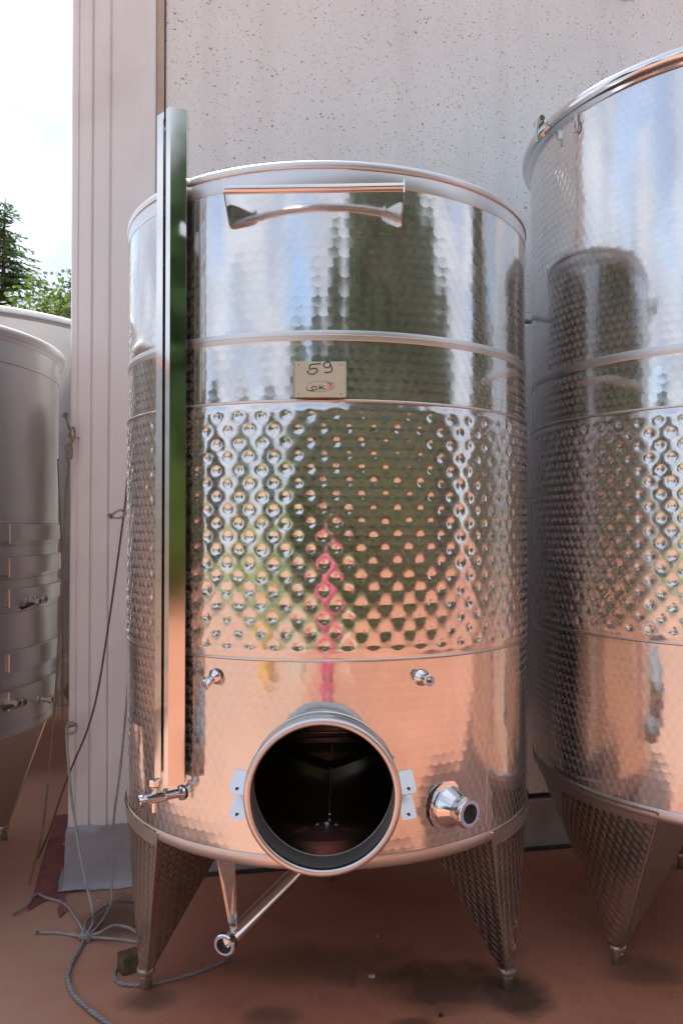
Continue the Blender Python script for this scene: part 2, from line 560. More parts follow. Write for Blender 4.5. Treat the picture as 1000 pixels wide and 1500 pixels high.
def m_leaf(name, c1, c2, trans=0.35):
    g = NG(name)
    ri = g.n("NewGeometry").outputs["Random Per Island"]
    c = g.mix(ri, c1, c2)
    tr = g.n("BsdfTranslucent")
    g.link(c, tr.inputs[0])
    ms = g.n("MixShader")
    ms.inputs[0].default_value = trans
    g.set(Base_Color=c, Roughness=0.6, Specular_IOR_Level=0.25)
    g.link(g.b.outputs[0], ms.inputs[1])
    g.link(tr.outputs[0], ms.inputs[2])
    g.link(ms.outputs[0], g.out.inputs[0])
    return g.m
M['needle'] = m_leaf("conifer_needles", (0.07, 0.135, 0.055), (0.15, 0.24, 0.10), 0.45)
M['leaf'] = m_leaf("bright_leaves", (0.08, 0.14, 0.025), (0.18, 0.24, 0.06), 0.45)
M['leaf_dark'] = m_leaf("dark_leaves", (0.02, 0.055, 0.018), (0.055, 0.11, 0.03), 0.3)
M['grass'] = flat("lawn_soil", (0.14, 0.19, 0.05), 0.9, 0.35, 6, 0.4)

# ------------------------------------------------------------------ ground and yard
gb = MB()
gb.add([(-300, -300, 0), (300, -300, 0), (300, 300, 0), (-300, 300, 0)], [(0, 1, 2, 3)])
tag(gb.build("ground", M['ground'], smooth=False), kind="structure")
lw = MB()
edge = [(-60, -10.6)] + [(x, -9.0 + 0.4 * math.sin(x * 0.7) - 0.02 * x) for x in np.linspace(-20, 20, 41)] + [(60, -9.5)]
n_ = len(edge)
lw.add([(x, y, 0.03) for x, y in edge] + [(x * 1.2, -90, 0.03) for x, y in edge], [(i, n_ + i, n_ + i + 1, i + 1) for i in range(n_ - 1)])
tag(lw.build("lawn", M['grass'], smooth=False), kind="structure")
lw2 = MB()
lw2.add([(-60, 13, 0.03), (-1.4, 13, 0.03), (-1.4, 90, 0.03), (-60, 90, 0.03)], [(0, 1, 2, 3)])
tag(lw2.build("lawn", M['grass'], smooth=False), kind="structure")

# flaked red coating by the pillar: an irregular thin skin of paint
def blob(cx, cy, rx, ry, n, seed, jag=0.25):
    r = random.Random(seed)
    return [(cx + rx * math.cos(2 * math.pi * k / n) * (1 + r.uniform(-jag, jag)), cy + ry * math.sin(2 * math.pi * k / n) * (1 + r.uniform(-jag, jag))) for k in range(n)]
pr = MB()
outline = [gp(*q) for q in ((40, 1336), (50, 1308), (60, 1270), (70, 1236), (82, 1196), (122, 1190), (130, 1240), (128, 1282), (124, 1294), (114, 1306), (98, 1305), (96, 1318), (100, 1334), (88, 1346), (84, 1334), (92, 1316), (78, 1318), (64, 1322))]
pr.add([(p.x, p.y, 0.005) for p in outline], [tuple(range(len(outline)))])
tag(pr.build("paint_skin", M['redpaint'], smooth=False), kind="structure")

# ------------------------------------------------------------------ building
WD = Vector((math.cos(rad(10.9)), math.sin(rad(10.9)), 0))     # along the wall
WN = Vector((WD.y, -WD.x, 0))                                  # out of the wall, to the viewer
W0 = Vector((-1.333, 4.04, 0))                                 # front corner of the pillar
bld = empty("building", W0, "pale building wall with fluted corner pillar behind the steel tanks", "building")
bld.rotation_euler = (0, 0, rad(10.9))                         # local x runs along the wall, local -y faces out
BH = 4.95
JS = 0.452                                                     # where the speckled panels begin
PY = 0.035                                                     # panels stand back from the pillar face
def wbox(name, x0, x1, y0, y1, z0, z1, mat, bev=0.004, parent=None):
    return MB().box(((x0 + x1) / 2, (y0 + y1) / 2, (z0 + z1) / 2), (x1 - x0, y1 - y0, z1 - z0), bevel=bev).build(name, mat, parent or bld, smooth=False)
# pillar cross-section with three vertical flutes
prof = [(0.0, 0.30), (0.0, 0.012), (0.006, 0.002), (0.030, 0.0), (0.036, 0.009), (0.042, 0.0), (0.094, -0.004), (0.102, 0.012), (0.110, 0.0), (0.178, -0.003), (0.188, 0.014), (0.200, 0.002), (0.398, 0.0), (0.405, 0.006), (0.405, 0.30)]
zs = [0.292, BH]
pb = MB()
pb.grid([[Vector((x, y, z)) for x, y in prof] for z in zs], [[(x, z) for x, y in prof] for z in zs])
pb.add([(x, y, BH) for x, y in prof], [tuple(range(len(prof)))])
pillar = pb.build("pillar", M['pillar'], bld, smooth=False)
wbox("joint_seal", 0.405, JS - 0.006, 0.018, 0.10, 0.292, BH, M['sealant'], 0.006)
PW = 3.6
wbox("wall_panel", JS, JS + PW, PY, 0.22, 0.300, 2.885, M['wall'], 0.008)
wbox("wall_panel", JS, JS + PW, PY, 0.22, 2.903, BH, M['wall'], 0.008)
for k in (1,):
    wbox("wall_panel", JS + PW + 0.015, JS + 2 * PW, PY, 0.22, 0.300, 2.885, M['wall'], 0.008)
    wbox("wall_panel", JS + PW + 0.015, JS + 2 * PW, PY, 0.22, 2.903, BH, M['wall'], 0.008)
wbox("backing_wall", 0.02, JS + 2 * PW - 0.02, 0.225, 0.40, 0.02, BH - 0.02, M['gap'], 0)
wbox("plinth", 0.44, JS + 2 * PW, 0.020, 0.20, 0.0, 0.272, M['plinth'], 0.006)
wbox("plinth_fillet", 0.44, JS + 2 * PW, 0.008, 0.0195, 0.0, 0.022, M['gap'], 0.003)
wbox("side_wall", 0.0, 0.22, 0.42, 8.0, 0.0, BH - 0.01, M['pillar'], 0)
wbox("roof", 0.0, JS + 2 * PW, 0.05, 8.2, BH + 0.004, BH + 0.10, M['roof'], 0.01)
# bitumen upstand wrapped round the pillar foot, its lower hem curling out
r = random.Random(4)
fl = MB()
cols = [(-0.010, 0.30), (-0.010, 0.20), (-0.010, 0.08), (-0.009, 0.0), (-0.003, -0.012)] + [(x, -0.014) for x in np.linspace(0.02, 0.44, 12)]
rows = []
for kz, (z, out) in enumerate(((0.004, 0.030), (0.010, 0.020), (0.035, 0.009), (0.09, 0.003), (0.17, 0.0), (0.26, 0.0), (0.300, -0.002), (0.301, -0.009))):
    row = []
    for i, (x, y) in enumerate(cols):
        j = r.uniform(-1, 1)
        oz = 0.006 * j if kz >= 6 else 0
        bx_ = out + 0.004 * math.sin(i * 1.3 + kz) + (0.012 * abs(math.sin(i * 2.1)) if kz == 0 else 0)
        row.append(Vector((x - (bx_ if i < 5 else 0), y - (bx_ if i >= 3 else 0), z + oz + (0.012 * abs(math.sin(i * 1.7)) if kz == 0 and i < 8 else 0))))
    rows.append(row)
fl.grid(rows, [[(p.x, p.z) for p in row] for row in rows])
fl.build("membrane_upstand", M['membrane'], bld, angle=60)
# broken patch high on the upper panel with bare aggregate
sp0 = bld.matrix_world
sw = at(915, -26, 4.55)
loc = Matrix.Rotation(-rad(10.9), 4, 'Z') @ (sw - W0)
rb = MB()
r = random.Random(12)
for k in range(26):
    c = Vector((loc.x + r.uniform(-0.13, 0.10), PY - r.uniform(-0.006, 0.012), loc.z + r.uniform(-0.025, 0.06)))
    s = r.uniform(0.012, 0.035)
    bm = bmesh.new()
    bmesh.ops.create_icosphere(bm, subdivisions=1, radius=s)
    for v in bm.verts: v.co *= r.uniform(0.7, 1.2)
    bm.verts.index_update()
    rb.add([(v.co.x + c.x, v.co.y * 0.6 + c.y, v.co.z * 0.7 + c.z) for v in bm.verts], [tuple(v.index for v in f.verts) for f in bm.faces])
    bm.free()
rb.build("broken_patch", M['rubble'], bld, smooth=False)

# ------------------------------------------------------------------ steel tanks
def pol(r, az, z):
    return Vector((r * math.sin(az), -r * math.cos(az), z))

def ring_bead(t, R, z, rr, mat, name="weld_seam", segs=160):
    prof = [(R + rr * math.cos(a), z + rr * math.sin(a)) for a in np.linspace(-math.pi / 2, math.pi / 2, 7)]
    return MB().lathe(prof, segs).build(name, mat, t, angle=0)

def band(t, R, z0, z1, th, mat, name="plain_band", segs=160, a0=0.0, a1=2 * math.pi):
    prof = [(R - 0.002, z0), (R + th * 0.7, z0), (R + th, z0 + 0.0015), (R + th, z1 - 0.0015), (R + th * 0.7, z1), (R - 0.002, z1)]
    return MB().lathe(prof, segs, a0=a0, a1=a1).build(name, mat, t)

def shell(t, R, z0, z1, mat, name, hole=None, segs=216, rows=None):
    rows = rows or max(2, int((z1 - z0) / 0.05))
    zz = np.linspace(z0, z1, rows + 1)
    az = np.linspace(-math.pi, math.pi, segs + 1)
    if hole is None:
        m = MB()
        m.grid([[pol(R, a, z) for a in az] for z in zz], [[(a * R, z) for a in az] for z in zz])
        return m.build(name, mat, t, angle=0)
    hz, hr = hole
    ia = [i for i in range(segs + 1) if abs(az[i]) * R <= hr * 1.35]
    i0, i1 = ia[0], ia[-1]
    jz = [j for j in range(rows + 1) if abs(zz[j] - hz) <= hr * 1.16]
    j0, j1 = jz[0], jz[-1]
    m = MB()
    vs = [pol(R, a, z) for z in zz for a in az]
    uv = [(a * R, z) for z in zz for a in az]
    W = segs + 1
    fs = [(j * W + i, j * W + i + 1, (j + 1) * W + i + 1, (j + 1) * W + i) for j in range(rows) for i in range(segs) if not (i0 <= i < i1 and j0 <= j < j1)]
    loop = [(i, j0) for i in range(i0, i1)] + [(i1, j) for j in range(j0, j1)] + [(i, j1) for i in range(i1, i0, -1)] + [(i0, j) for j in range(j1, j0, -1)]
    prev = [j * W + i for i, j in loop]
    n = len(loop)
    for k in range(1, 5):
        cur = []
        for (i, j) in loop:
            u, z = az[i] * R, zz[j] - hz
            an = math.atan2(z, u)
            q = k / 4
            # the opening is a circle seen from the front (chord, not arc)
            hx, hz_ = hr * math.cos(an), hr * math.sin(an)
            hu = math.asin(hx / R) * R
            uu, zz_ = u * (1 - q) + hu * q, z * (1 - q) + hz_ * q
            cur.append(len(vs))
            vs.append(pol(R, uu / R, hz + zz_))
            uv.append((uu, hz + zz_))
        for a in range(n):
            b = (a + 1) % n
            fs.append((prev[a], prev[b], cur[b], cur[a]))
        prev = cur
    m.v, m.uv, m.f = [tuple(v) for v in vs], uv, fs
    return m.build(name, mat, t, angle=0)

def dimple_jacket(t, R, z0, z1, mat, az0, az1, depth=0.0042, pitch=0.080, rowp=0.0426, step=0.0043, seed=1):
    """pillow-plate cooling jacket: spot-welded dimples in staggered rows, pressed out of the sheet"""
    nu = int((az1 - az0) * R / step)
    nv = int((z1 - z0) / step)
    A, Z = np.meshgrid(np.linspace(az0, az1, nu + 1), np.linspace(z0, z1, nv + 1))
    nper = round(2 * math.pi * R / pitch)
    p = 2 * math.pi * R / nper
    U = A * R
    zb = z0 + 0.046
    nrow = int((z1 - z0 - 0.085) / rowp)
    rp_ = (z1 - z0 - 0.092) / nrow
    rg = np.random.default_rng(seed)
    jit = rg.normal(0, 0.0012, (nrow + 1, nper * 2, 3))
    jr = (Z - zb) / rp_
    h = np.full(U.shape, depth)
    for dj in (-2, -1, 0, 1, 2):
        jx = np.round(jr).astype(int) + dj
        ok = ((jx >= 0) & (jx <= nrow)).astype(float)
        j = np.clip(jx, 0, nrow)
        uo = U / p - 0.5 * (j % 2)
        for di in (-1, 0, 1):
            i = (np.round(uo) + di).astype(int)
            q = jit[j, i % nper]
            d = np.hypot((uo - i) * p - q[..., 0], Z - zb - j * rp_ - q[..., 1])
            am = ok * depth * np.clip(1 + q[..., 2] * 110, 0.65, 1.35)
            h -= am * (0.66 * np.exp(-(d / 0.0095) ** 2) + 0.34 * np.exp(-(d / 0.025) ** 2))
            h += ok * 0.0011 * np.exp(-(d / 0.0035) ** 2)
    edge_ = np.clip(np.minimum(Z - z0, z1 - Z) / 0.035, 0, 1)
    edge_ = edge_ * edge_ * (3 - 2 * edge_)
    h = h * edge_ + 0.001
    r_ = R + h
    V = np.stack([r_ * np.sin(A), -r_ * np.cos(A), Z], -1).reshape(-1, 3)
    UV = np.stack([U, Z], -1).reshape(-1, 2)
    W = nu + 1
    ii, jj = np.meshgrid(np.arange(nu), np.arange(nv))
    b = (jj * W + ii).ravel()
    F = np.stack([b, b + 1, b + W + 1, b + W], -1).astype(np.int32)
    me = bpy.data.meshes.new("dimple_jacket")
    me.vertices.add(len(V))
    me.vertices.foreach_set("co", V.astype(np.float32).ravel())
    me.loops.add(F.size)
    me.loops.foreach_set("vertex_index", F.ravel())
    me.polygons.add(len(F))
    me.polygons.foreach_set("loop_start", np.arange(0, F.size, 4, dtype=np.int32))
    me.update(calc_edges=True)
    me.polygons.foreach_set("use_smooth", np.ones(len(F), dtype=bool))
    uvl = me.uv_layers.new(name="UVMap")
    uvl.data.foreach_set("uv", UV[F.ravel()].astype(np.float32).ravel())
    me.materials.append(mat)
    o = bpy.data.objects.new("dimple_jacket", me)
    COL.objects.link(o)
    o.parent = t
    return o

def leg(t, R, zt, azA, azC, B, foot, mat, zf=0.075, segs=10):
    """folded sheet leg: an outer face that carries on the shell and two inner plates, running down to a point"""
    m = MB()
    fx, fy = foot
    fc = Vector((fx, fy, 0))
    tops = [pol(R + 0.004, azA + (azC - azA) * k / segs, zt) for k in range(segs + 1)]
    fa = 0.030
    def fpt(p):
        d = Vector((p.x, p.y, 0)) - fc
        d.normalize()
        return Vector((fx + d.x * fa, fy + d.y * fa, zf))
    ns = 6
    def strip(seq, u0):
        rows, uvs = [], []
        for q in range(ns + 1):
            s = q / ns
            rows.append([p.lerp(fpt(p), s) for p in seq])
            L = 0
            ur = []
            for k, p in enumerate(seq):
                if k: L += (seq[k] - seq[k - 1]).length
                ur.append((u0 + L * (1 - s) + 0.4 * s, rows[-1][k].z))
            uvs.append(ur)
        m.grid(rows, uvs)
    strip(tops, 0)
    Bp = Vector((B[0], B[1], zt))
    nb = 4
    strip([tops[0].lerp(Bp, k / nb) for k in range(nb + 1)], 1.3)
    strip([Bp.lerp(tops[-1], k / nb) for k in range(nb + 1)], 2.1)
    l = m.build("leg", mat, t, angle=25)
    # plain welded strip at the head of the outer face
    s = MB()
    rows = []
    for q in (0.0, 0.09):
        rows.append([p.lerp(fpt(p), q) + Vector((p.x, p.y, 0)).normalized() * 0.0035 for p in tops])
    s.grid(rows, [[(0, p.z) for p in row] for row in rows])
    s.build("head_strip", M['plain'], l, angle=0)
    e = MB()
    e.tube([pol(R + 0.005, azA, zt), fpt(tops[0]) + Vector((0, 0, 0))], 0.0045, 6)
    e.build("folded_edge", M['weld'], l)
    f = MB()
    f.lathe([(0.0, 0.0), (0.018, 0.0), (0.022, 0.006), (0.022, 0.044), (0.017, 0.048), (0.017, 0.052), (0.034, 0.060), (0.036, 0.072), (0.033, 0.080), (0.0, 0.082)], 20, org=(fx, fy, 0))
    f.build("foot", M['cast'], l)
    return l

# ---- the numbered tank in the middle
TC = Vector((-0.057, 3.41, 0))
R1 = 0.80
tank = empty("wine_tank", TC, "mirror steel wine tank with open round hatch and plate marked 59", "tank", "steel tanks in the yard")
ZT, ZB = 2.935, 0.72
ZJ1, ZJ0 = 2.165, 1.340
HZ, HR = 0.951, 0.2215
shell(tank, R1, ZJ1, ZT - 0.004, M['scaled'], "upper_shell")
shell(tank, R1, ZB, ZJ0, M['scaled'], "lower_shell", hole=(HZ, HR), rows=26)
dimple_jacket(tank, R1, ZJ0, ZJ1, M['jacket'], rad(-105), rad(105))
bk = MB()
az_ = np.linspace(rad(105), rad(255), 80)
zz_ = np.linspace(ZJ0, ZJ1, 12)
bk.grid([[pol(R1, a, z) for a in az_] for z in zz_], [[(a * R1, z) for a in az_] for z in zz_])
bk.build("jacket_back", M['scaled'], tank, angle=0)
# rolled rim
rim_prof = [(R1 - 0.001, ZT - 0.027), (R1 + 0.0045, ZT - 0.026), (R1 + 0.006, ZT - 0.022)] + [(R1 - 0.004 + 0.010 * math.cos(a), ZT - 0.012 + 0.012 * math.sin(a)) for a in np.linspace(0.0, math.pi, 10)]
MB().lathe(rim_prof, 200).build("rim", M['plain'], tank, angle=0)
band(tank, R1, ZT - 0.078, ZT - 0.030, 0.0015, M['plain'])
band(tank, R1, 2.357, 2.390, 0.0018, M['plain'])
ring_bead(tank, R1 + 0.001, 2.374, 0.0022, M['weld'])
ring_bead(tank, R1 + 0.0005, ZJ1, 0.005, M['weld'])
ring_bead(tank, R1 + 0.0005, ZJ0, 0.005, M['weld'])
# vertical seam strips of the sheets
for a_, z0_, z1_ in ((rad(-31), ZJ1 + 0.01, ZT - 0.08), (rad(44), ZJ0 - 0.6, ZJ0 - 0.01)):
    s = MB()
    da = 0.006 / R1
    s.grid([[pol(R1 + 0.0012 * (1 - abs(q)), a_ + da * q, z) for q in (-1, -0.4, 0.4, 1)] for z in np.linspace(z0_, z1_, 8)], [[(q, z) for q in (-1, -0.4, 0.4, 1)] for z in np.linspace(z0_, z1_, 8)])
    s.build("sheet_seam", M['plain'], tank, angle=0)
# roof and bottom
MB().lathe([(R1 - 0.002, ZT - 0.02), (R1 * 0.8, ZT + 0.02), (R1 * 0.3, ZT + 0.10), (0.16, ZT + 0.115), (0.155, ZT + 0.16), (0.0, ZT + 0.17)], 96).build("lid", M['plain'], tank)
bt = MB()
kn = [(R1 + 0.0015, ZB + 0.004), (R1 + 0.003, ZB), (R1 + 0.003, 0.705)] + [(R1 - 0.04 + 0.043 * math.cos(a), 0.705 - 0.035 * math.sin(a)) for a in np.linspace(0.25, math.pi / 2, 6)] + [(0.5, 0.648), (0.22, 0.612), (0.06, 0.598), (0.045, 0.560), (0.0, 0.560)]
bt.lathe(kn, 128)
bt.build("bottom", M['plain'], tank, angle=50)
# inside: bare sheet wall and dished floor with a fold and the drain
a0i, a1i = rad(20), rad(340)
ins = MB()
ins.lathe([(R1 - 0.004, 0.712), (R1 - 0.004, 2.9)], 120, a0=a0i, a1=a1i)
for zz0, zz1 in ((HZ + HR + 0.02, 2.9),):
    ins.lathe([(R1 - 0.004, zz0), (R1 - 0.004, zz1)], 20, a0=rad(-20), a1=rad(20))
ins.build("inner_wall", M['inner'], tank, angle=0)
flr = MB()
na = 72
prof = [(R1 - 0.005, 0.716), (R1 - 0.014, 0.696), (R1 - 0.04, 0.682), (0.62, 0.672), (0.40, 0.654), (0.20, 0.632), (0.05, 0.618), (0.046, 0.600), (0.0, 0.600)]
flr.lathe(prof, na)
flo = flr.build("floor", M['inner'], tank, angle=30)
for v in flo.data.vertices:                         # the low point lies towards the hatch
    rr_ = math.hypot(v.co.x, v.co.y)
    v.co.y -= 0.26 * max(0.0, 1 - rr_ / (R1 - 0.005)) 
fd = MB()
fd.tube([(0.01, 0.74, 0.686), (0.01, 0.45, 0.676), (0.01, 0.15, 0.656), (0.01, -0.15, 0.633)], 0.004, 6)
fd.build("floor_seam", M['weld'], flo)
ring_bead(tank, R1 - 0.014, 0.715, 0.008, M['inner'], "inner_seam")

# round hatch: neck, rolled flange, clamp tabs
hatch = empty("hatch", (0, 0, HZ), parent=tank)
PR = 0.105
nk = MB()
nseg = 96
rows, uvs = [], []
for k in range(7):
    q = k / 6
    row, ur = [], []
    for i in range(nseg):
        a = 2 * math.pi * i / nseg
        x, z = HR * math.sin(a), HR * math.cos(a)
        ys = -math.sqrt(R1 * R1 - x * x)
        flare = 0.006 * max(0, 1 - q * 5) + 0.0
        row.append(Vector((x * (1 + flare / HR), ys * (1 - q) - (R1 + PR) * q, z * (1 + flare / HR))))
        ur.append((a * HR, q * PR))
    rows.append(row)
    uvs.append(ur)
nk.grid(rows, uvs, closed_u=True)
nk.build("neck", M['polish'], hatch, angle=60)
ln_ = MB()
ln_.grid([[Vector((p.x * 0.985, p.y, p.z * 0.985)) for p in row] for row in rows], uvs, closed_u=True)
ln_.build("neck_lining", M['satin'], hatch, angle=60)
bead = MB()
pth = []
for i in range(nseg + 1):
    a = 2 * math.pi * i / nseg
    x, z = (HR + 0.006) * math.sin(a), (HR + 0.006) * math.cos(a)
    pth.append(Vector((x, -math.sqrt(R1 * R1 - x * x) - 0.002, z)))
bead.tube(pth, 0.0045, 6, caps=False)
bead.build("neck_weld", M['weld'], hatch)
axY = Matrix(((1, 0, 0), (0, 0, -1), (0, 1, 0)))       # local z -> -y
fg = MB()
fpr = [(HR - 0.004, 0.0), (HR - 0.002, 0.016)] + [(HR + 0.0045 + 0.0125 * math.cos(a), 0.012 + 0.0125 * math.sin(a)) for a in np.linspace(math.pi * 0.85, -0.7, 11)] + [(HR + 0.008, -0.006), (HR + 0.001, -0.012)]
pts, uvs = [], []
for (r_, h_) in fpr:
    pts.append([Vector((r_ * math.sin(2 * math.pi * i / nseg), -(R1 + PR) - h_, r_ * math.cos(2 * math.pi * i / nseg))) for i in range(nseg)])
    uvs.append([(i / nseg, h_) for i in range(nseg)])
fg.grid(pts, uvs, closed_u=True)
fg.build("flange", M['flange'], hatch, angle=0)
for sx in (-1, 1):
    for zc in (0.030, -0.048):
        tb = MB()
        # a bent plate with rounded corners and a slot, leaning back to the shell
        y0 = -(R1 + PR - 0.02)
        x0 = sx * (HR + 0.004)
        w_, h_ = 0.050, 0.060
        sk = 0.012
        out = [(0.0, 0.018), (0.012, 0.030), (w_ - 0.004, 0.030), (w_, 0.026), (w_ + sk, -0.024), (w_ + sk - 0.004, -0.030), (0.020, -0.030), (0.016, -0.026), (0.010, 0.008), (0.0, 0.008)]
        fr = [Vector((x0 + sx * x, y0 + 0.55 * x + 0.75 * z, zc + z)) for x, z in out]
        bkv = [p + Vector((0, 0.004, 0)) for p in fr]
        n = len(out)
        tb.add(fr + bkv, [tuple(range(n)), tuple(range(2 * n - 1, n - 1, -1))] + [(i, i + n, (i + 1) % n + n, (i + 1) % n) for i in range(n)])
        o = tb.build("clamp_tab", M['plain'], hatch, smooth=False)
        sl = MB()
        cx_ = w_ * 0.72
        c_ = Vector((x0 + sx * cx_, y0 + 0.55 * cx_ - 0.75 * 0.018 - 0.0012, zc - 0.018))
        sl.lathe([(0.0, 0.0015), (0.0055, 0.0015), (0.006, 0.0)], 12, org=c_, axis=axY)
        sl.build("slot", M['gap'], o)

# number plate
npx = empty("number_plate", (-0.011, -R1 - 0.022, 2.228), parent=tank)
PWD, PHT = 0.163, 0.113
MB().box((0, 0, 0), (PWD, 0.006, PHT), bevel=0.0015).build("plate", M['plate'], npx, smooth=False)
MB().box((0, 0.004, -PHT / 2 + 0.0005), (PWD - 0.002, 0.012, 0.004)).build("lower_edge", M['plate_edge'], npx, smooth=False)
MB().box((0, 0.012, 0), (PWD - 0.03, 0.017, 0.03)).build("bracket", M['plain'], npx, smooth=False)
for sx in (-1, 1):
    for sz in (-1, 1):
        MB().lathe([(0, 0.0012), (0.0016, 0.001), (0.002, 0)], 10, org=(sx * PWD * 0.406, -0.003, sz * PHT * 0.41), axis=axY).build("rivet_hole", M['ink'], npx)
    MB().box((sx * (PWD / 2 + 0.001), -0.001, 0), (0.002, 0.009, PHT - 0.001)).build("side_edge", M['plain'], npx, smooth=False)
def ink(name, pts, wd, mat=None, smooth_n=5):
    q = [((x - 490) / 530 * PWD, -(y - 400) / 370 * PHT) for x, y in pts]
    path = spline([(x, 0, z) for x, z in q], smooth_n) if smooth_n else [Vector((x, 0, z)) for x, z in q]
    n = len(path)
    m = MB()
    L, Rr = [], []
    for k in range(n):
        t = (path[min(k + 1, n - 1)] - path[max(k - 1, 0)]).normalized()
        nn = Vector((-t.z, 0, t.x))
        ww = wd[0] + (wd[1] - wd[0]) * k / (n - 1) if isinstance(wd, tuple) else wd
        L.append(path[k] + nn * ww / 2 + Vector((0, -0.0036, 0)))
        Rr.append(path[k] - nn * ww / 2 + Vector((0, -0.0036, 0)))
    m.add(L + Rr, [(k, k + 1, n + k + 1, n + k) for k in range(n - 1)])
    return m.build(name, mat or M['ink'], npx, smooth=False)
ink("written_digit", [(500, 238), (445, 243), (392, 252), (386, 296), (425, 286), (458, 292), (462, 315), (440, 338), (408, 348), (378, 338), (362, 320), (372, 312)], 0.0034)
ink("written_digit", [(596, 250), (585, 275), (555, 280), (532, 262), (534, 236), (560, 221), (592, 228), (602, 256), (612, 285), (610, 315), (590, 329), (562, 331), (536, 327)], 0.0034)
ink("written_ring", [(650, 470), (640, 445), (590, 428), (510, 418), (430, 424), (375, 452), (352, 490), (380, 515), (450, 525), (540, 522), (610, 505), (648, 478)], 0.0007)
ink("written_ring", [(352, 488), (358, 505), (385, 518), (425, 520)], (0.0015, 0.0036))
ink("written_letter", [(455, 478), (425, 472), (408, 488), (420, 506), (448, 508), (462, 492), (450, 476)], 0.0026)
ink("written_letter", [(492, 462), (488, 486), (484, 510)], 0.0028)
ink("written_letter", [(532, 468), (510, 480), (490, 490), (520, 494), (550, 508)], 0.0026)
ink("written_stroke", [(560, 437), (585, 440), (604, 452), (606, 466)], (0.0015, 0.003))
sm = MB()
bp = blob(600, 472, 34, 38, 22, 3, 0.12)
q = [((x - 490) / 530 * PWD, -0.00335, -(y - 400) / 370 * PHT) for x, y in bp]
sm.add(q, [tuple(range(len(q)))])
sm.build("red_smudge", M['redink'], npx, smooth=False)

# handrail across the front near the rim
hr = empty("handrail", (0, 0, 0), parent=tank)
yb = -(R1 + 0.075)
zb_ = 2.812
xl, xr = -0.305, 0.250
MB().tube([(xl, yb, zb_ - 0.004), (xr, yb, zb_ + 0.005)], 0.0135, 16).build("rail", M['polish'], hr)
for sx, x in ((-1, xl), (1, xr)):
    ys = -math.sqrt(R1 * R1 - x * x)
    m = MB()
    out = [(yb - 0.012, zb_ + 0.020), (yb - 0.004, zb_ + 0.030), (yb + 0.008, zb_ + 0.024), (yb + 0.02, zb_ + 0.008), (ys, zb_ + 0.004), (ys + 0.004, zb_ - 0.075), (ys - 0.018, zb_ - 0.074), (yb + 0.014, zb_ - 0.030), (yb - 0.012, zb_ - 0.016)]
    n = len(out)
    A = [Vector((x + 0.002 * sx, y, z)) for y, z in out]
    B = [Vector((x - 0.002 * sx, y, z)) for y, z in out]
    m.add(A + B, [tuple(range(n)), tuple(range(2 * n - 1, n - 1, -1))] + [(i, i + n, (i + 1) % n + n, (i + 1) % n) for i in range(n)])
    m.build("end_bracket", M['polish'], hr, smooth=False)

# level gauge: folded mirror channel with a slot, the sight tube behind the slot
gz0, gz1 = 0.930, 3.135
gauge = empty("level_gauge", (0, 0, 0), parent=tank)
g1 = Vector((-0.499, -0.750, 0))                      # the nearest fold
g2 = g1 + Vector((math.cos(rad(29)), math.sin(rad(29)), 0)) * 0.054
gl = Vector((-0.707, 0.707, 0))
g0 = g1 + gl * 0.080
g3, g4 = pol(R1 + 0.012, rad(-34.0), 0), pol(R1 + 0.012, rad(-42.5), 0)
def slab(name, a, b, z0, z1, mat, t=0.0025, trim=0.0):
    a, b = Vector(a), Vector(b)
    d = (b - a).normalized()
    a, b = a + d * trim, b - d * trim
    nrm = Vector((d.y, -d.x, 0))
    mid = (a + b) / 2
    if nrm.dot((g1 + g2 + g3 + g4 + g0) / 5 - mid) < 0: nrm = -nrm
    o = nrm * t
    m = MB()
    V = [a, b, b + o, a + o]
    m.add([p + Vector((0, 0, z0)) for p in V] + [p + Vector((0, 0, z1)) for p in V], [(0, 3, 2, 1), (4, 5, 6, 7), (0, 1, 5, 4), (1, 2, 6, 5), (2, 3, 7, 6), (3, 0, 4, 7)])
    return m.build(name, mat, gauge, smooth=False)
slab("front_plate", g1, g2, gz0, gz1, M['mirror'])
slab("face_lip", g1 + gl * 0.0005, g1 + gl * 0.026, gz0, gz1, M['mirror'])
slab("face_lip", g1 + gl * 0.043, g0, gz0 + 0.006, gz1 - 0.004, M['mirror'])
slab("side_plate", g2, g3, gz0, gz1, M['mirror'], trim=0.003)
slab("side_plate", g0, g4, gz0 + 0.006, gz1 - 0.004, M['mirror'], trim=0.003)
slab("back_plate", g3, g4, gz0 + 0.003, gz1 - 0.008, M['cast'], trim=0.004)
m = MB()
ct = g1 + gl * 0.036 + Vector((0.02, 0.028, 0))
m.tube([ct + Vector((0, 0, gz0 + 0.03)), ct + Vector((0, 0, gz1 - 0.05))], 0.009, 12)
m.build("sight_tube", M['tube'], gauge)
for k in range(9):
    z = gz0 + 0.25 + k * 0.24
    slab("scale_clip", g1 + gl * 0.0275 + Vector((0.004, 0.004, 0)), g1 + gl * 0.0415 + Vector((0.004, 0.004, 0)), z, z + 0.012, M['rubber'], 0.006)
gm = (g3 + g4) / 2
for z in (1.05, 1.75, 2.45, 2.80):
    MB().box(pol(R1 + 0.0055, rad(-38.2), z), (0.03, 0.0125, 0.04), Matrix.Rotation(rad(-38.2), 3, 'Z')).build("standoff", M['weld'], gauge, smooth=False)

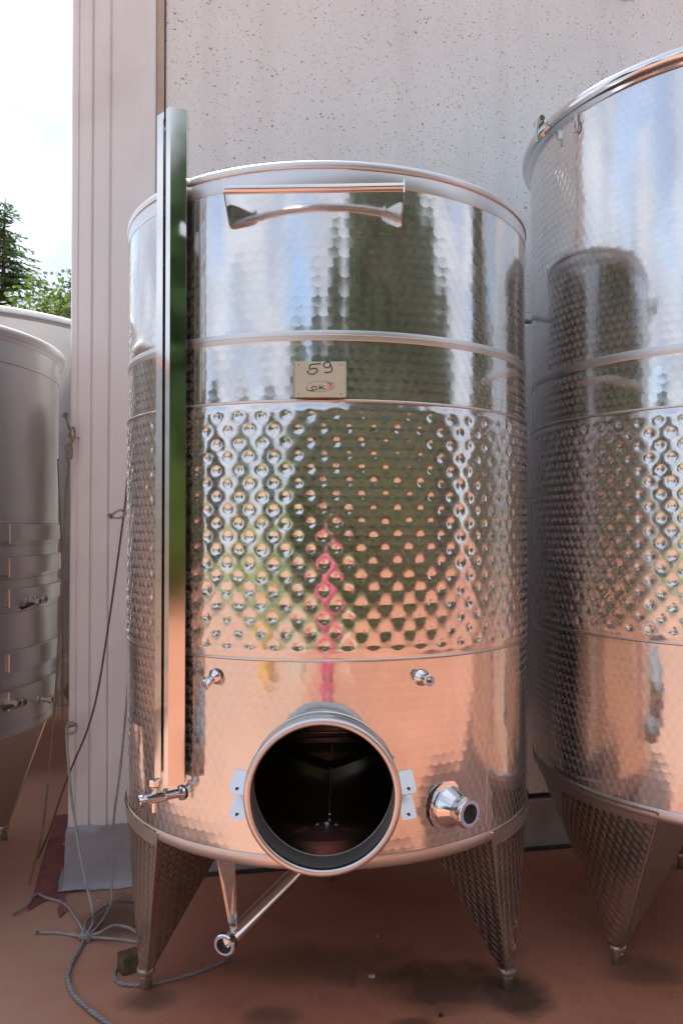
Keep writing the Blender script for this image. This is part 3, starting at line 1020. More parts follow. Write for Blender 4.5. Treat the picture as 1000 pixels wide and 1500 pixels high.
# fittings
def fitting(name, az, z, parts_prof, dirv=None, segs=32):
    p = pol(R1 - 0.002, az, z)
    d = Vector((math.sin(az), -math.cos(az), 0)) if dirv is None else Vector(dirv)
    e = empty(name, p, parent=tank)
    ax = axis_to(d)
    for nm, prof, mat in parts_prof:
        MB().lathe(prof, segs, axis=ax).build(nm, mat, e, angle=35)
    return e
for az, dv in ((rad(-26), (-0.75, -0.92, -0.42)), (rad(23.2), None)):
    fitting("thermometer_pocket", az, 1.276, [
        ("collar", [(0.027, 0.0), (0.027, 0.006), (0.021, 0.014), (0.014, 0.020)], M['polish']),
        ("socket", [(0.014, 0.014), (0.0145, 0.040), (0.0185, 0.042), (0.0185, 0.056), (0.016, 0.058), (0.0115, 0.058), (0.0105, 0.046), (0.0, 0.044)], M['polish']),
        ("gasket", [(0.0155, 0.0586), (0.0115, 0.0590), (0.0105, 0.0582)], M['white_gasket'])], dv)
fitting("outlet_valve", rad(30.5), 0.846, [
    ("cone", [(0.082, 0.002), (0.082, 0.006), (0.066, 0.008), (0.066, 0.018), (0.042, 0.052), (0.038, 0.056)], M['polish']),
    ("threaded_ring", [(0.038, 0.050), (0.044, 0.056), (0.046, 0.064), (0.0455, 0.072), (0.047, 0.076), (0.0465, 0.098), (0.044, 0.102), (0.031, 0.102), (0.029, 0.085), (0.029, 0.02), (0.0, 0.01)], M['polish']),
    ("bore_shade", [(0.0288, 0.080), (0.0, 0.079)], M['rubber']),  # black disc painting the shade inside the outlet
    ("gasket", [(0.042, 0.1026), (0.035, 0.1036), (0.031, 0.1024)], M['white_gasket'])], (0.62, -0.82, 0.02))
# sampling tap: stub, body, hand nut and spout
tap = empty("sampling_tap", pol(R1 - 0.002, rad(-36.5), 0.876), parent=tank)
dt = Vector((-0.80, -0.60, 0.0)).normalized()
ax = axis_to(dt)
MB().lathe([(0.026, 0.0), (0.025, 0.008), (0.017, 0.012), (0.015, 0.018), (0.0145, 0.055), (0.017, 0.057), (0.017, 0.064), (0.0145, 0.066)], 24, axis=ax).build("stub", M['polish'], tap, angle=35)
MB().lathe([(0.0145, 0.066), (0.0165, 0.07), (0.0165, 0.125), (0.0175, 0.127), (0.0175, 0.133), (0.0155, 0.135), (0.0155, 0.140)], 24, axis=ax).build("body", M['polish'], tap, angle=35)
MB().lathe([(0.0155, 0.140), (0.022, 0.142), (0.0228, 0.145), (0.0228, 0.156), (0.021, 0.158), (0.0, 0.1575)], 28, axis=ax).build("end_cap", M['polish'], tap, angle=35)
c = dt * 0.100
MB().lathe([(0.008, 0.010), (0.008, 0.034), (0.011, 0.036), (0.016, 0.040), (0.016, 0.058), (0.013, 0.061), (0.0, 0.061)], 6, org=c).build("hand_nut", M['polish'], tap, smooth=False)
MB().lathe([(0.008, -0.010), (0.008, -0.045), (0.0065, -0.046), (0.0065, -0.030), (0.0, -0.029)], 16, org=c).build("spout", M['polish'], tap, angle=35)
MB().box(dt * 0.060 + Vector((0, 0, 0.018)), (0.012, 0.012, 0.014), ax, 0.002).build("bleed_screw", M['polish'], tap, smooth=False)
# lifting lugs on the rim
for az in (rad(118), rad(-118)):
    lg = MB()
    c0 = pol(R1 + 0.004, az, ZT - 0.03)
    tv = Vector((math.cos(az), math.sin(az), 0))
    out = [(-0.03, 0), (0.03, 0), (0.028, 0.06), (0.018, 0.085), (0, 0.094), (-0.018, 0.085), (-0.028, 0.06)]
    inn = [(0.011 * math.cos(a), 0.062 + 0.014 * math.sin(a)) for a in np.linspace(0, 2 * math.pi, 9)[:-1]]
    od = Vector((math.sin(az), -math.cos(az), 0)) * 0.004
    A = [c0 + tv * x + Vector((0, 0, z)) + od for x, z in out]
    B = [p - od * 2 for p in A]
    n = len(out)
    lg.add(A + B, [tuple(range(n)), tuple(range(2 * n - 1, n - 1, -1))] + [(i, i + n, (i + 1) % n + n, (i + 1) % n) for i in range(n)])
    lg.build("lifting_lug", M['polish'], tank, smooth=False)
# drain pipe under the bottom with its hanger
dr = empty("drain_pipe", (0, 0, 0), parent=tank)
A = at(332, 1380, 2.73) - TC
Bp = Vector((0.02, -0.25, 0.578))
dd = (A - Bp).normalized()
MB().tube([Bp + Vector((0, 0, 0.02)), Bp, Bp.lerp(A, 0.5), A - dd * 0.03], 0.026, 20).build("pipe", M['polish'], dr)
fdir = Vector((-0.28, -0.94, -0.12)).normalized()
ax = axis_to(fdir)
MB().tube([A - dd * 0.04, A - dd * 0.015, A - fdir * 0.014], 0.0262, 20).build("elbow", M['polish'], dr)
MB().lathe([(0.026, -0.012), (0.035, -0.008), (0.0375, -0.002), (0.0375, 0.018), (0.034, 0.022), (0.026, 0.022), (0.0235, 0.010), (0.0235, -0.03), (0.0, -0.035)], 32, org=A, axis=ax).build("threaded_end", M['polish'], dr, angle=35)
MB().lathe([(0.0335, 0.0226), (0.029, 0.0236), (0.026, 0.0224)], 32, org=A, axis=ax).build("gasket", M['white_gasket'], dr)
MB().lathe([(0.0233, 0.006), (0.0, 0.005)], 24, org=A, axis=ax).build("bore_shade", M['rubber'], dr)  # dark disc put in as the shade inside the pipe end
hang = MB()
T0, T1 = pol(R1 - 0.012, rad(-26.3), 0.680), pol(R1 - 0.012, rad(-21.3), 0.680)
b0, b1 = A - dd * 0.03 + Vector((-0.012, 0, 0.026)), A - dd * 0.03 + Vector((0.014, 0, 0.026))
ofs = Vector((0, 0.004, 0))
hang.add([T0, T1, b1, b0, T0 + ofs, T1 + ofs, b1 + ofs, b0 + ofs], [(0, 1, 2, 3), (7, 6, 5, 4), (0, 4, 5, 1), (1, 5, 6, 2), (2, 6, 7, 3), (3, 7, 4, 0)])
hang.build("hanger", M['scaled_leg'], dr, smooth=False)
# legs
fr_ = 0.727
for sx in (-1, 1):
    leg(tank, R1, ZB - 0.006, sx * rad(45.5), sx * rad(104), (sx * 0.30, -0.20), (sx * fr_ * math.sin(rad(71.6)), -fr_ * math.cos(rad(71.6))), M['scaled_leg'])
leg(tank, R1, ZB - 0.006, rad(152), rad(208), (0.0, 0.30), (0.0, 0.72), M['scaled_leg'])

# ---- generic big neighbours
def big_tank(name, C, R, zt, zb, label, mats, rimr, seams, group, rot=0.0):
    t = empty(name, C, label, "tank", group)
    t.rotation_euler = (0, 0, rot)
    rp_ = [(R - 0.002, zt - 2 * rimr - 0.012), (R + rimr * 0.5, zt - 2 * rimr - 0.004), (R + rimr * 0.55, zt - 2 * rimr)] + [(R + rimr * 0.45 + rimr * 1.1 * math.cos(a), zt - rimr + rimr * math.sin(a)) for a in np.linspace(-1.1, math.pi * 0.95, 14)]
    MB().lathe(rp_, 180).build("rim", mats['rim'], t, angle=0)
    MB().lathe([(R - 0.002, zt - 0.02), (R * 0.6, zt - 0.02 + 0.05), (0.0, zt + 0.10)], 96).build("lid", M['plain'], t)
    kn = [(R + 0.0015, zb + 0.058), (R + 0.0035, zb + 0.054), (R + 0.0035, zb + 0.03)] + [(R - 0.05 + 0.0535 * math.cos(a), zb + 0.03 - 0.03 * math.sin(a)) for a in np.linspace(0.25, math.pi / 2, 6)] + [(R * 0.5, zb - 0.02), (0.0, zb - 0.05)]
    MB().lathe(kn, 128).build("bottom", mats['band'], t, angle=50)
    return t

RC, RR = Vector((1.756, 3.60, 0)), 0.90
rt = big_tank("wine_tank", RC, RR, 3.455, 0.70, "tallest mirror steel wine tank with thick clamped rim and dimpled jacket", {'rim': M['polish'], 'band': M['plain']}, 0.026, None, "steel tanks in the yard")
shell(rt, RR, 2.19, 3.41, M['scaled'], "upper_shell")
shell(rt, RR, 0.755, 1.350, M['scaled'], "lower_shell")
dimple_jacket(rt, RR, 1.350, 2.19, M['jacket'], rad(-125), rad(40), seed=5)
bk = MB()
az_ = np.linspace(rad(40), rad(235), 90)
zz_ = np.linspace(1.350, 2.19, 12)
bk.grid([[pol(RR, a, z) for a in az_] for z in zz_], [[(a * RR, z) for a in az_] for z in zz_])
bk.build("jacket_back", M['scaled'], rt, angle=0)
band(rt, RR, 2.378, 2.412, 0.0018, M['plain'])
ring_bead(rt, RR + 0.0005, 2.19, 0.005, M['weld'])
ring_bead(rt, RR + 0.0005, 1.350, 0.005, M['weld'])
for fa, a0_, a1_ in ((-69, -97, -44), (69, 44, 97), (180, 152, 208)):
    fx, fy = 0.69 * math.sin(rad(fa)), -0.69 * math.cos(rad(fa))
    hi = -40 if fa == -69 else (40 if fa == 69 else 180)
    Bq = (0.36 * math.sin(rad(hi)), -0.36 * math.cos(rad(hi)))
    aA, aC = (rad(a1_), rad(a0_)) if fa != 69 else (rad(a0_), rad(a1_))
    leg(rt, RR, 0.748, aA, aC, Bq, (fx, fy), M['scaled_leg'])
# clamp of the lid on the left of the rim, and a hanging eye below it
cl = empty("lid_clamp", pol(RR + 0.035, rad(-78), 3.425), parent=rt)
cl.rotation_euler = (0, 0, rad(-78))
MB().box((0, -0.012, 0.0), (0.012, 0.035, 0.075), bevel=0.004).build("clamp_plate", M['polish'], cl, smooth=False)
MB().tube([(-0.03, -0.02, 0.028), (0.03, -0.02, 0.028)], 0.012, 12).build("pivot", M['polish'], cl)
MB().tube([(0.0, -0.028, 0.02), (0.0, -0.034, -0.03), (0.0, -0.026, -0.06)], 0.008, 10).build("lever", M['cast'], cl)
def eye_plate(parent, org, az, name, mat, s=1.0):
    m = MB()
    pth = [Vector((0.012 * s * math.cos(a), 0, 0.02 * s * math.sin(a))) for a in np.linspace(0, 2 * math.pi, 17)]
    rot = Matrix.Rotation(az, 3, 'Z')
    m.tube([rot @ p + Vector(org) for p in pth], 0.005 * s, 8, caps=False)
    m.tube([rot @ Vector((0, 0.002, 0.018 * s)) + Vector(org), rot @ Vector((0, 0.006, 0.06 * s)) + Vector(org)], 0.009 * s, 8)
    return m.build(name, mat, parent)
eye_plate(rt, pol(RR + 0.010, rad(-66), 3.345), rad(-66), "hanging_eye", M['cast'])

# ---- two satin tanks left of the pillar
LC, LR = Vector((-2.45, 4.02, 0)), 1.01
lt = big_tank("wine_tank", LC, LR, 2.655, 0.80, "satin steel tank with raised horizontal hoops beside the pillar", {'rim': M['plain'], 'band': M['dull']}, 0.024, None, "steel tanks in the yard")
shell(lt, LR, 1.80, 2.62, M['scaled_dull'], "upper_shell", rows=8)
shell(lt, LR, 0.852, 1.80, M['dull'], "lower_shell", rows=8)
def zl(y): return HC - (y - 771) * 3.66 / 1206
for (ya, yb2) in ((768, 793), (816, 843), (864, 889), (955, 987), (1012, 1045)):
    hp = band(lt, LR, zl(yb2), zl(ya), 0.018, M['dull'], "hoop")
for y_ in (765, 800, 850, 900):
    ring_bead(lt, LR + 0.0005, zl(y_), 0.004, M['dull'])
ring_bead(lt, LR + 0.0005, 2.50, 0.004, M['dull'])
for (px, py) in ((50, 877), (42, 880), (14, 1028), (60, 1023), (22, 1026)):
    # small stubs and taps on the hoops
    u = (px - 500) / FPX
    dv = Vector((u, 1, 0)).normalized()
    oc = -LC
    bq = 2 * dv.dot(-LC)
    cq = LC.x ** 2 + LC.y ** 2 - (LR + 0.018) ** 2
    tt = (-bq - math.sqrt(bq * bq - 4 * cq)) / 2
    hit = dv * tt
    rel = hit - Vector((LC.x, LC.y, 0))
    zq = HC - (py - 771) * hit.y / 1206
    e = empty("stub_fitting", (rel.x, rel.y, zq), parent=lt)
    od = Vector((rel.x, rel.y, 0)).normalized()
    MB().lathe([(0.020, -0.002), (0.020, 0.006), (0.012, 0.010), (0.012, 0.045), (0.019, 0.047), (0.019, 0.065), (0.012, 0.066), (0.010, 0.05), (0.0, 0.05)], 16, axis=axis_to(od)).build("stub", M['cast'], e, angle=35)
    if px in (14, 42):
        MB().tube([od * 0.05, od * 0.06 + Vector((-0.05, 0, -0.02)), od * 0.06 + Vector((-0.085, 0, -0.035))], 0.007, 8).build("lever", M['rubber'], e)
for y_ in (782, 832, 877, 972):
    e = pol(LR + 0.022, rad(32), zl(y_))
    MB().box(e, (0.03, 0.03, 0.06), Matrix.Rotation(rad(32), 3, 'Z'), 0.004).build("hoop_lug", M['rubber'], lt, smooth=False)
for y_ in (782, 832, 877, 972, 1028):
    MB().box(pol(LR + 0.024, rad(72), zl(y_)), (0.07, 0.012, 0.085), Matrix.Rotation(rad(72), 3, 'Z'), 0.003).build("hoop_joint", M['dull'], lt, smooth=False)
for az in (40, 140, 220, 320):
    a = rad(az)
    leg(lt, LR, 0.845, a - rad(22), a + rad(22), (0.45 * math.sin(a), -0.45 * math.cos(a)), (0.85 * math.sin(a), -0.85 * math.cos(a)), M['scaled_dull'])
L2, L2R = Vector((-3.0, 6.6, 0)), 1.2
l2 = big_tank("wine_tank", L2, L2R, 3.27, 0.80, "satin steel tank half hidden behind the hooped tank and the pillar", {'rim': M['plain'], 'band': M['dull']}, 0.028, None, "steel tanks in the yard")
shell(l2, L2R, 0.852, 3.23, M['scaled_dull'], "shell", rows=12)
for z in (2.35, 1.6, 1.5, 1.3, 1.2):
    band(l2, L2R, z, z + 0.09, 0.012, M['dull'], "hoop")
for az in (45, 135, 225, 315):
    a = rad(az)
    leg(l2, L2R, 0.845, a - rad(22), a + rad(22), (0.5 * math.sin(a), -0.5 * math.cos(a)), (1.0 * math.sin(a), -1.0 * math.cos(a)), M['scaled_dull'])

bw = empty("added_screen_wall", (-5.2, 8.2, 0), "added low grey wall screening off sunlit ground behind the satin tanks", "wall")  # added to hide and shade the bright ground showing past the tanks
for k in range(4):
    MB().box((-2.7 + 1.8 * k, 0, 0.8), (1.79, 0.18, 1.6), bevel=0.012).build("slab", M['plinth'], bw, smooth=False)
MB().box((0, 0, 1.64), (7.3, 0.26, 0.075), bevel=0.01).build("coping", M['plinth'], bw, smooth=False)

# ------------------------------------------------------------------ ropes, block, pebbles
def rope(pts, r, mat, label, name="rope", n=8, group="ropes hanging and lying by the pillar", jitter=0.0):
    p = spline(pts, n)
    m = MB()
    m.tube(p, r, 8)
    o = m.build(name, mat)
    tag(o, label, "rope", group)
    return o
def fray(parent, p, d, mat, n=16, L=0.03, seed=1, r=0.0012):
    rr = random.Random(seed)
    m = MB()
    for k in range(n):
        v = (Vector(d).normalized() + Vector((rr.uniform(-.7, .7), rr.uniform(-.7, .7), rr.uniform(-.7, .7)))).normalized() * L * rr.uniform(.5, 1)
        m.tube([p, Vector(p) + v * 0.6, Vector(p) + v], r, 4)
    return m.build("frayed_end", mat, parent)
G = lambda px, py, z=0.008: gp(px, py, z)
# tan rope from the eye at the pillar corner down to the floor
top = at(103, 632, 4.02)
r1 = rope([at(97, 612, 4.0), at(100, 622, 3.99), top, at(105, 652, 3.99), at(99, 668, 3.99), at(101, 684, 4.0), at(96, 740, 4.0), at(91, 850, 4.0), at(83, 1000, 4.0), at(72, 1130, 4.0), at(63, 1215, 4.03), at(52, 1260, 4.06), G(43, 1296)], 0.0055, M['rope_tan'], "tan rope with a fluffy knotted end hung from the pillar corner")
fray(r1, at(97, 612, 4.0), (-0.1, -0.2, 1), M['rope'], 40, 0.030, 2, 0.002)
lp = MB()
lp.tube(spline([at(100, 640, 3.99), at(107, 626, 3.99), at(110, 634, 4.0), at(107, 646, 3.99), at(98, 652, 3.985), at(97, 664, 3.985), at(104, 672, 3.985), at(106, 655, 3.985)], 5), 0.0055, 8)
lp.build("knot", M['rope_tan'], r1)
r1b = rope([at(85, 672, 4.05), at(87, 720, 4.05), at(90, 790, 4.05), at(92, 870, 4.05), at(92, 1060, 4.05)], 0.004, M['rope_tan'], "thin straight tan cord along the edge of the hooped tank")
# olive rope from the peg on the pillar, sagging across it to the floor
r2 = rope([at(187, 700, 3.86), at(184, 735, 3.90), at(181, 758, 3.92), at(170, 840, 3.93), at(157, 930, 3.94), at(143, 1015, 3.95), at(128, 1070, 3.96), at(108, 1118, 3.98), at(90, 1165, 4.02), at(72, 1220, 4.08), G(56, 1256)], 0.005, M['rope_dark'], "olive rope sagging from the pillar peg down to the red paint")
kn_ = MB()
kn_.tube(spline([at(183, 750, 3.93), at(176, 747, 3.92), at(167, 752, 3.92), at(163, 757, 3.93), at(172, 759, 3.91), at(181, 756, 3.91), at(184, 748, 3.91)], 5), 0.006, 8)
kn_.build("knot", M['rope'], r2)
fray(r2, at(165, 754, 3.92), (-1, -0.3, -0.5), M['rope'], 24, 0.028, 5, 0.0016)
# grey ropes to the bundle on the floor
KN = G(125, 1372, 0.02)
r3 = rope([at(112, 1062, 4.0), at(104, 1064, 3.98), at(98, 1070, 3.96), at(100, 1110, 3.92), at(106, 1175, 3.86), at(118, 1250, 3.78), at(128, 1300, 3.72), at(136, 1332, 3.64), G(136, 1352, 0.02), KN], 0.0062, M['rope'], "pale grey rope running from the knot on the pillar edge to the bundle")
kn3 = MB()
kn3.tube(spline([at(98, 1066, 3.97), at(104, 1058, 3.96), at(112, 1062, 3.98), at(110, 1072, 3.97), at(101, 1074, 3.95), at(97, 1068, 3.95)], 5), 0.0075, 8)
kn3.build("knot", M['rope'], r3)
r4 = rope([at(189, 985, 3.80), at(184, 1050, 3.80), at(176, 1130, 3.79), at(168, 1190, 3.78), at(165, 1240, 3.76), at(164, 1300, 3.70), at(162, 1325, 3.66), G(152, 1345, 0.02), G(138, 1362, 0.02), KN], 0.0056, M['rope'], "pale grey rope dropping straight between the pillar and the tank")
r5 = rope([G(18, 1340), G(38, 1328), G(53, 1310, 0.02), G(66, 1314), G(95, 1324), G(110, 1342), G(120, 1358, 0.012), KN], 0.0062, M['rope'], "pale grey rope end stretched over the flaked red paint")
r6 = rope([G(60, 1366), G(80, 1366), G(105, 1369), KN, G(150, 1374, 0.012), G(175, 1376), G(202, 1380), G(214, 1383)], 0.0062, M['rope'], "short frayed grey rope lying straight through the bundle")
fray(r6, G(60, 1366), (-1, 0.1, 0.1), M['rope'], 14, 0.03, 8)
r7 = rope([KN, G(126, 1352, 0.03), G(142, 1336, 0.03), G(166, 1322, 0.02), G(190, 1318, 0.012), G(212, 1324), G(235, 1330)], 0.0062, M['rope_thick'], "darker grey rope arching from the bundle behind the tank leg")
r8 = rope([KN, G(146, 1366, 0.03), G(166, 1356, 0.03), G(186, 1358, 0.02), G(200, 1366, 0.012), G(212, 1380)], 0.006, M['rope'], "grey rope looping low from the bundle to the tank leg")
r9 = rope([KN, G(118, 1388, 0.012), G(105, 1412, 0.012), G(100, 1432, 0.012), G(108, 1456, 0.012), G(126, 1474, 0.012), G(146, 1490, 0.012), G(175, 1508, 0.012), G(230, 1530, 0.012)], 0.0085, M['rope_thick'], "thick grey rope snaking forward over the floor from the bundle")
r10 = rope([G(196, 1404, 0.03), G(182, 1408, 0.02), G(171, 1418), G(168, 1430), G(176, 1440), G(195, 1443), G(222, 1441), G(255, 1434), G(295, 1422), G(324, 1410), G(332, 1406)], 0.0065, M['rope_thick'], "grey rope curling round the wooden block and past the tank foot")
fray(r10, G(330, 1406), (0.9, 0.3, 0.2), M['rope_thick'], 26, 0.028, 9, 0.0018)
kb = MB()
for k in range(3):
    pts = []
    for a in np.linspace(0, 2 * math.pi * 0.95, 12):
        pts.append(KN + Vector((0.022 * math.cos(a + k), 0.016 * math.sin(a + k), -0.006 + 0.006 * k + 0.01 * math.sin(a * 2 + k))))
    kb.tube(pts, 0.0065, 8)
kb.build("knot", M['rope'], r9)
# peg and eye that carry the ropes are parts of the building
def to_b(p): return Matrix.Rotation(-rad(10.9), 4, 'Z') @ (Vector(p) - W0)
pgm = MB()
pgm.tube([to_b(at(183, 753, 3.93)), to_b(at(183, 753, 3.93)) + Vector((0, 0.20, 0))], 0.006, 8)
pgm.build("peg", M['cast'], bld)
pgm = MB()
pgm.tube([to_b(at(107, 640, 4.0)), to_b(at(107, 640, 4.0)) + Vector((0.03, 0.06, 0))], 0.005, 8)
pgm.build("peg", M['cast'], bld)

wb = MB()
wb.box((0, 0, 0.032), (0.085, 0.075, 0.064), bevel=0.006)
r = random.Random(3)
wb.v = [(x + r.uniform(-.003, .003), y + r.uniform(-.003, .003), max(0, z + r.uniform(-.003, .003))) for x, y, z in wb.v]
wp = G(191, 1420, 0)
wo_ = wb.build("wood_block", M['wood'], smooth=False, loc=wp)
wo_.rotation_euler = (0, 0, rad(35))
tag(wo_, "small mossy brown wooden block lying beside the tank foot", "block")
for k, (px, py, s, lb) in enumerate(((544, 1430, 0.013, "pale grey pebble on the floor beneath the open hatch"), (645, 1487, 0.009, "dark pebble on the bare floor in front of the stain"), (552, 1371, 0.006, "tiny stone chip in the shade under the tank"), (145, 1320, 0.010, "small stone chip beside the membrane hem"), (96, 1236, 0.012, "pale flake of stone on the red paint"))):
    bm = bmesh.new()
    bmesh.ops.create_icosphere(bm, subdivisions=2, radius=s)
    rr = random.Random(k)
    off = [rr.uniform(0.75, 1.2) for _ in bm.verts]
    for v, f_ in zip(bm.verts, off): v.co = Vector((v.co.x * f_, v.co.y * f_ * 0.8, v.co.z * f_ * 0.6))
    me = bpy.data.meshes.new("pebble")
    bm.to_mesh(me)
    bm.free()
    me.materials.append(M['pebble'] if k != 1 else M['rubber'])
    o = bpy.data.objects.new("pebble", me)
    COL.objects.link(o)
    o.location = gp(px, py, s * 0.5)
    tag(o, lb, "pebble", "stones on the floor")
# a few weeds at the hem of the upstand
wd = MB()
rr = random.Random(6)
for k in range(34):
    b = gp(*( (112 + rr.uniform(-8, 6), 1286 + rr.uniform(-4, 5)) if k < 22 else (103 + rr.uniform(-4, 4), 1278 + rr.uniform(-3, 3))))
    a = rr.uniform(0, 6.28)
    L = rr.uniform(0.012, 0.035)
    d = Vector((math.cos(a), math.sin(a), rr.uniform(0.4, 1.2))).normalized() * L
    s_ = Vector((-math.sin(a), math.cos(a), 0)) * L * 0.22
    wd.add([b, b + d * 0.5 + s_, b + d, b + d * 0.5 - s_], [(0, 1, 2, 3)])
tag(wd.build("weed", M['leaf'], smooth=False), "tiny green weed growing at the hem of the grey membrane", "weed")

# ------------------------------------------------------------------ trees
def conifer(h, rad_, whorls, seed, spray=0.30, per=7, low=0.1, wid=0.2):
    rr = random.Random(seed)
    tr = MB()
    tr.tube([(0, 0, 0), (0.03, 0, h * 0.3), (-0.02, 0.02, h * 0.65), (0.05, 0, h)], [h * 0.022, h * 0.017, h * 0.009, h * 0.001], 10)
    cr = MB()
    for k in range(whorls):
        t = low + (1 - low) * (k / whorls) ** 0.9
        z = h * t
        Lm = rad_ * (1 - t) ** 0.85 + 0.12
        for b in range(per):
            a = rr.uniform(0, 2 * math.pi)
            L = Lm * rr.uniform(0.55, 1.12)
            rise = rr.uniform(0.05, 0.28)
            ps = [Vector((math.cos(a) * L * s, math.sin(a) * L * s, z + L * (rise * s - 0.30 * s * s) + rr.uniform(-.03, .03))) for s in (0, 0.25, 0.5, 0.75, 1.0)]
            tr.tube(ps, [0.02 * L + 0.006, 0.015 * L + .004, 0.01 * L + .003, 0.006, 0.003], 4, caps=False)
            ns = max(5, int(L / spray * 9))
            for q in range(ns):
                s = (q + rr.random()) / ns
                s = 0.12 + 0.88 * s
                i = min(3, int(s * 4))
                p = ps[i].lerp(ps[i + 1], s * 4 - i)
                side = rr.choice((-1, 1))
                sl = spray * rr.uniform(0.5, 1.15) * (1.15 - 0.55 * s)
                fa = a + side * rr.uniform(0.35, 1.25)
                d = Vector((math.cos(fa), math.sin(fa), rr.uniform(-0.55, 0.12))).normalized() * sl
                wv = Vector((-d.y, d.x, rr.uniform(-.3, .3))).normalized() * sl * rr.uniform(wid * 0.5, wid)
                cr.add([p, p + d * 0.45 + wv, p + d, p + d * 0.45 - wv], [(0, 1, 2, 3)])
    return tr, cr
def broad(h, rx, seed, leaf=0.14, n=7000, lobes=16, low=0.25):
    rr = random.Random(seed)
    tr = MB()
    tr.tube([(0, 0, 0), (0.05, 0.02, h * 0.25), (0, 0, h * 0.55), (0.1, 0, h * 0.8)], [h * 0.03, h * 0.022, h * 0.014, h * 0.005], 9)
    cen = []
    for k in range(lobes):
        t = rr.random()
        z = h * (low + (0.92 - low) * t)
        spread = rx * (0.95 - 0.65 * abs(t - 0.4) * 1.4)
        a = rr.uniform(0, 6.28)
        q = rr.uniform(0.25, 0.9)
        c = Vector((math.cos(a) * spread * q, math.sin(a) * spread * q, z))
        cen.append((c, rx * rr.uniform(0.25, 0.5)))
        tr.tube([(0, 0, h * rr.uniform(0.2, 0.5)), c * 0.55 + Vector((0, 0, h * 0.2)), c], [h * 0.010, h * 0.006, h * 0.002], 5, caps=False)
    cr = MB()
    for k in range(n):
        c, rl = cen[rr.randrange(lobes)]
        v = Vector((rr.gauss(0, 1), rr.gauss(0, 1), rr.gauss(0, 0.8))).normalized() * rl * (0.55 + 0.55 * rr.random() ** 0.6)
        p = c + v
        d = Vector((rr.uniform(-1, 1), rr.uniform(-1, 1), rr.uniform(-1, 0.5))).normalized() * leaf * rr.uniform(0.6, 1.3)
        wv = d.cross(Vector((rr.uniform(-1, 1), rr.uniform(-1, 1), rr.uniform(-1, 1)))).normalized() * leaf * 0.33
        cr.add([p, p + d * 0.5 + wv, p + d, p + d * 0.5 - wv], [(0, 1, 2, 3)])
    return tr, cr
def plant(name, mbs, mat, loc, label, cat, group, scale=1.0, rz=0.0):
    e = empty(name, loc, label, cat, group)
    e.scale = (scale,) * 3 if not isinstance(scale, tuple) else scale
    e.rotation_euler = (0, 0, rz)
    mbs[0].build("trunk", M['bark'], e, angle=0)
    mbs[1].build("crown", mat, e, smooth=False)
    return e
def again(src, loc, label, scale=1.0, rz=0.0, mat=None):
    c = copy_tree(src)
    c.location = loc
    c.scale = (scale,) * 3 if not isinstance(scale, tuple) else scale
    c.rotation_euler = (0, 0, rz)
    c["label"] = label
    return c
GT = "trees beyond the tanks"
def far(px, d): return Vector(((px - 500) / FPX * d, d, 0))
# seen past the pillar
con = plant("conifer_tree", conifer(10.6, 4.3, 40, 3, 0.26, 7, 0.3), M['needle'], far(2, 22), "slender conifer with drooping branches rising above the left tanks", "tree", GT)
again(con, far(128, 24), "conifer mostly hidden by the pillar with one branch tip showing", (1.2, 1.2, 0.92), 1.3)
b1 = plant("broadleaf_tree", broad(6.7, 2.4, 11, 0.13, 36000, 28), M['leaf'], far(84, 18), "bright yellow green bushy tree next to the pillar edge", "tree", GT)
b2 = plant("broadleaf_tree", broad(6.7, 2.3, 12, 0.13, 32000, 26), M['leaf_dark'], far(24, 19.5), "dark green bushy tree below the slender conifer", "tree", GT)
again(b1, far(50, 24), "green bushy tree set back between the conifer and the pillar", (1.25, 1.25, 1.18), 2.0)
again(b2, far(-30, 23), "dark bushy tree at the foot of the slender conifer", 1.15, 1.0)
again(b1, far(120, 27), "green tree behind the pillar beyond the left tanks", 1.25, 4.0)
# the yard behind the photographer, mirrored in the steel
GY = "trees round the yard mirrored in the steel"
def around(az, d):
    a = rad(az)
    return Vector((TC.x + d * math.sin(a), TC.y - R1 - d * math.cos(a), 0))
cedar = plant("cedar_tree", conifer(13.5, 4.8, 60, 21, 0.95, 20, 0.04, 0.34), M['needle'], around(27, 23), "broad dark cedar across the yard mirrored as a tall green peak", "tree", GY, 1.5)
for k, (az, d, hs, ws, lb) in enumerate(((38, 16.5, 1.0, 1.0, "second tall cedar in the yard's row, on the side of the low trees"),
        (18, 16.5, 0.95, 0.85, "third tall cedar in the yard's row, towards the crates"),
        (5, 17, 0.60, 0.8, "middling cedar stepping down from the tall ones towards the crates"),
        (-5, 17.5, 0.50, 0.8, "low spreading cedar behind the cream crate"),
        (-14, 18, 0.46, 0.7, "lowest cedar of the row behind the crates"),
        (49, 17, 0.80, 0.95, "middling cedar stepping down past the second tall one"),
        (58, 18, 0.66, 0.9, "low cedar near the end of the yard's row"),
        (66, 19, 0.56, 0.85, "lowest cedar closing the yard's row"))):
    again(cedar, around(az, d * 1.5), lb, (ws * 1.5, ws * 1.5, hs * 1.5), k * 1.7)
again(cedar, around(-79, 17), "cedar at the far side of the yard past the left tanks", (0.75, 0.75, 0.62), 1.0)
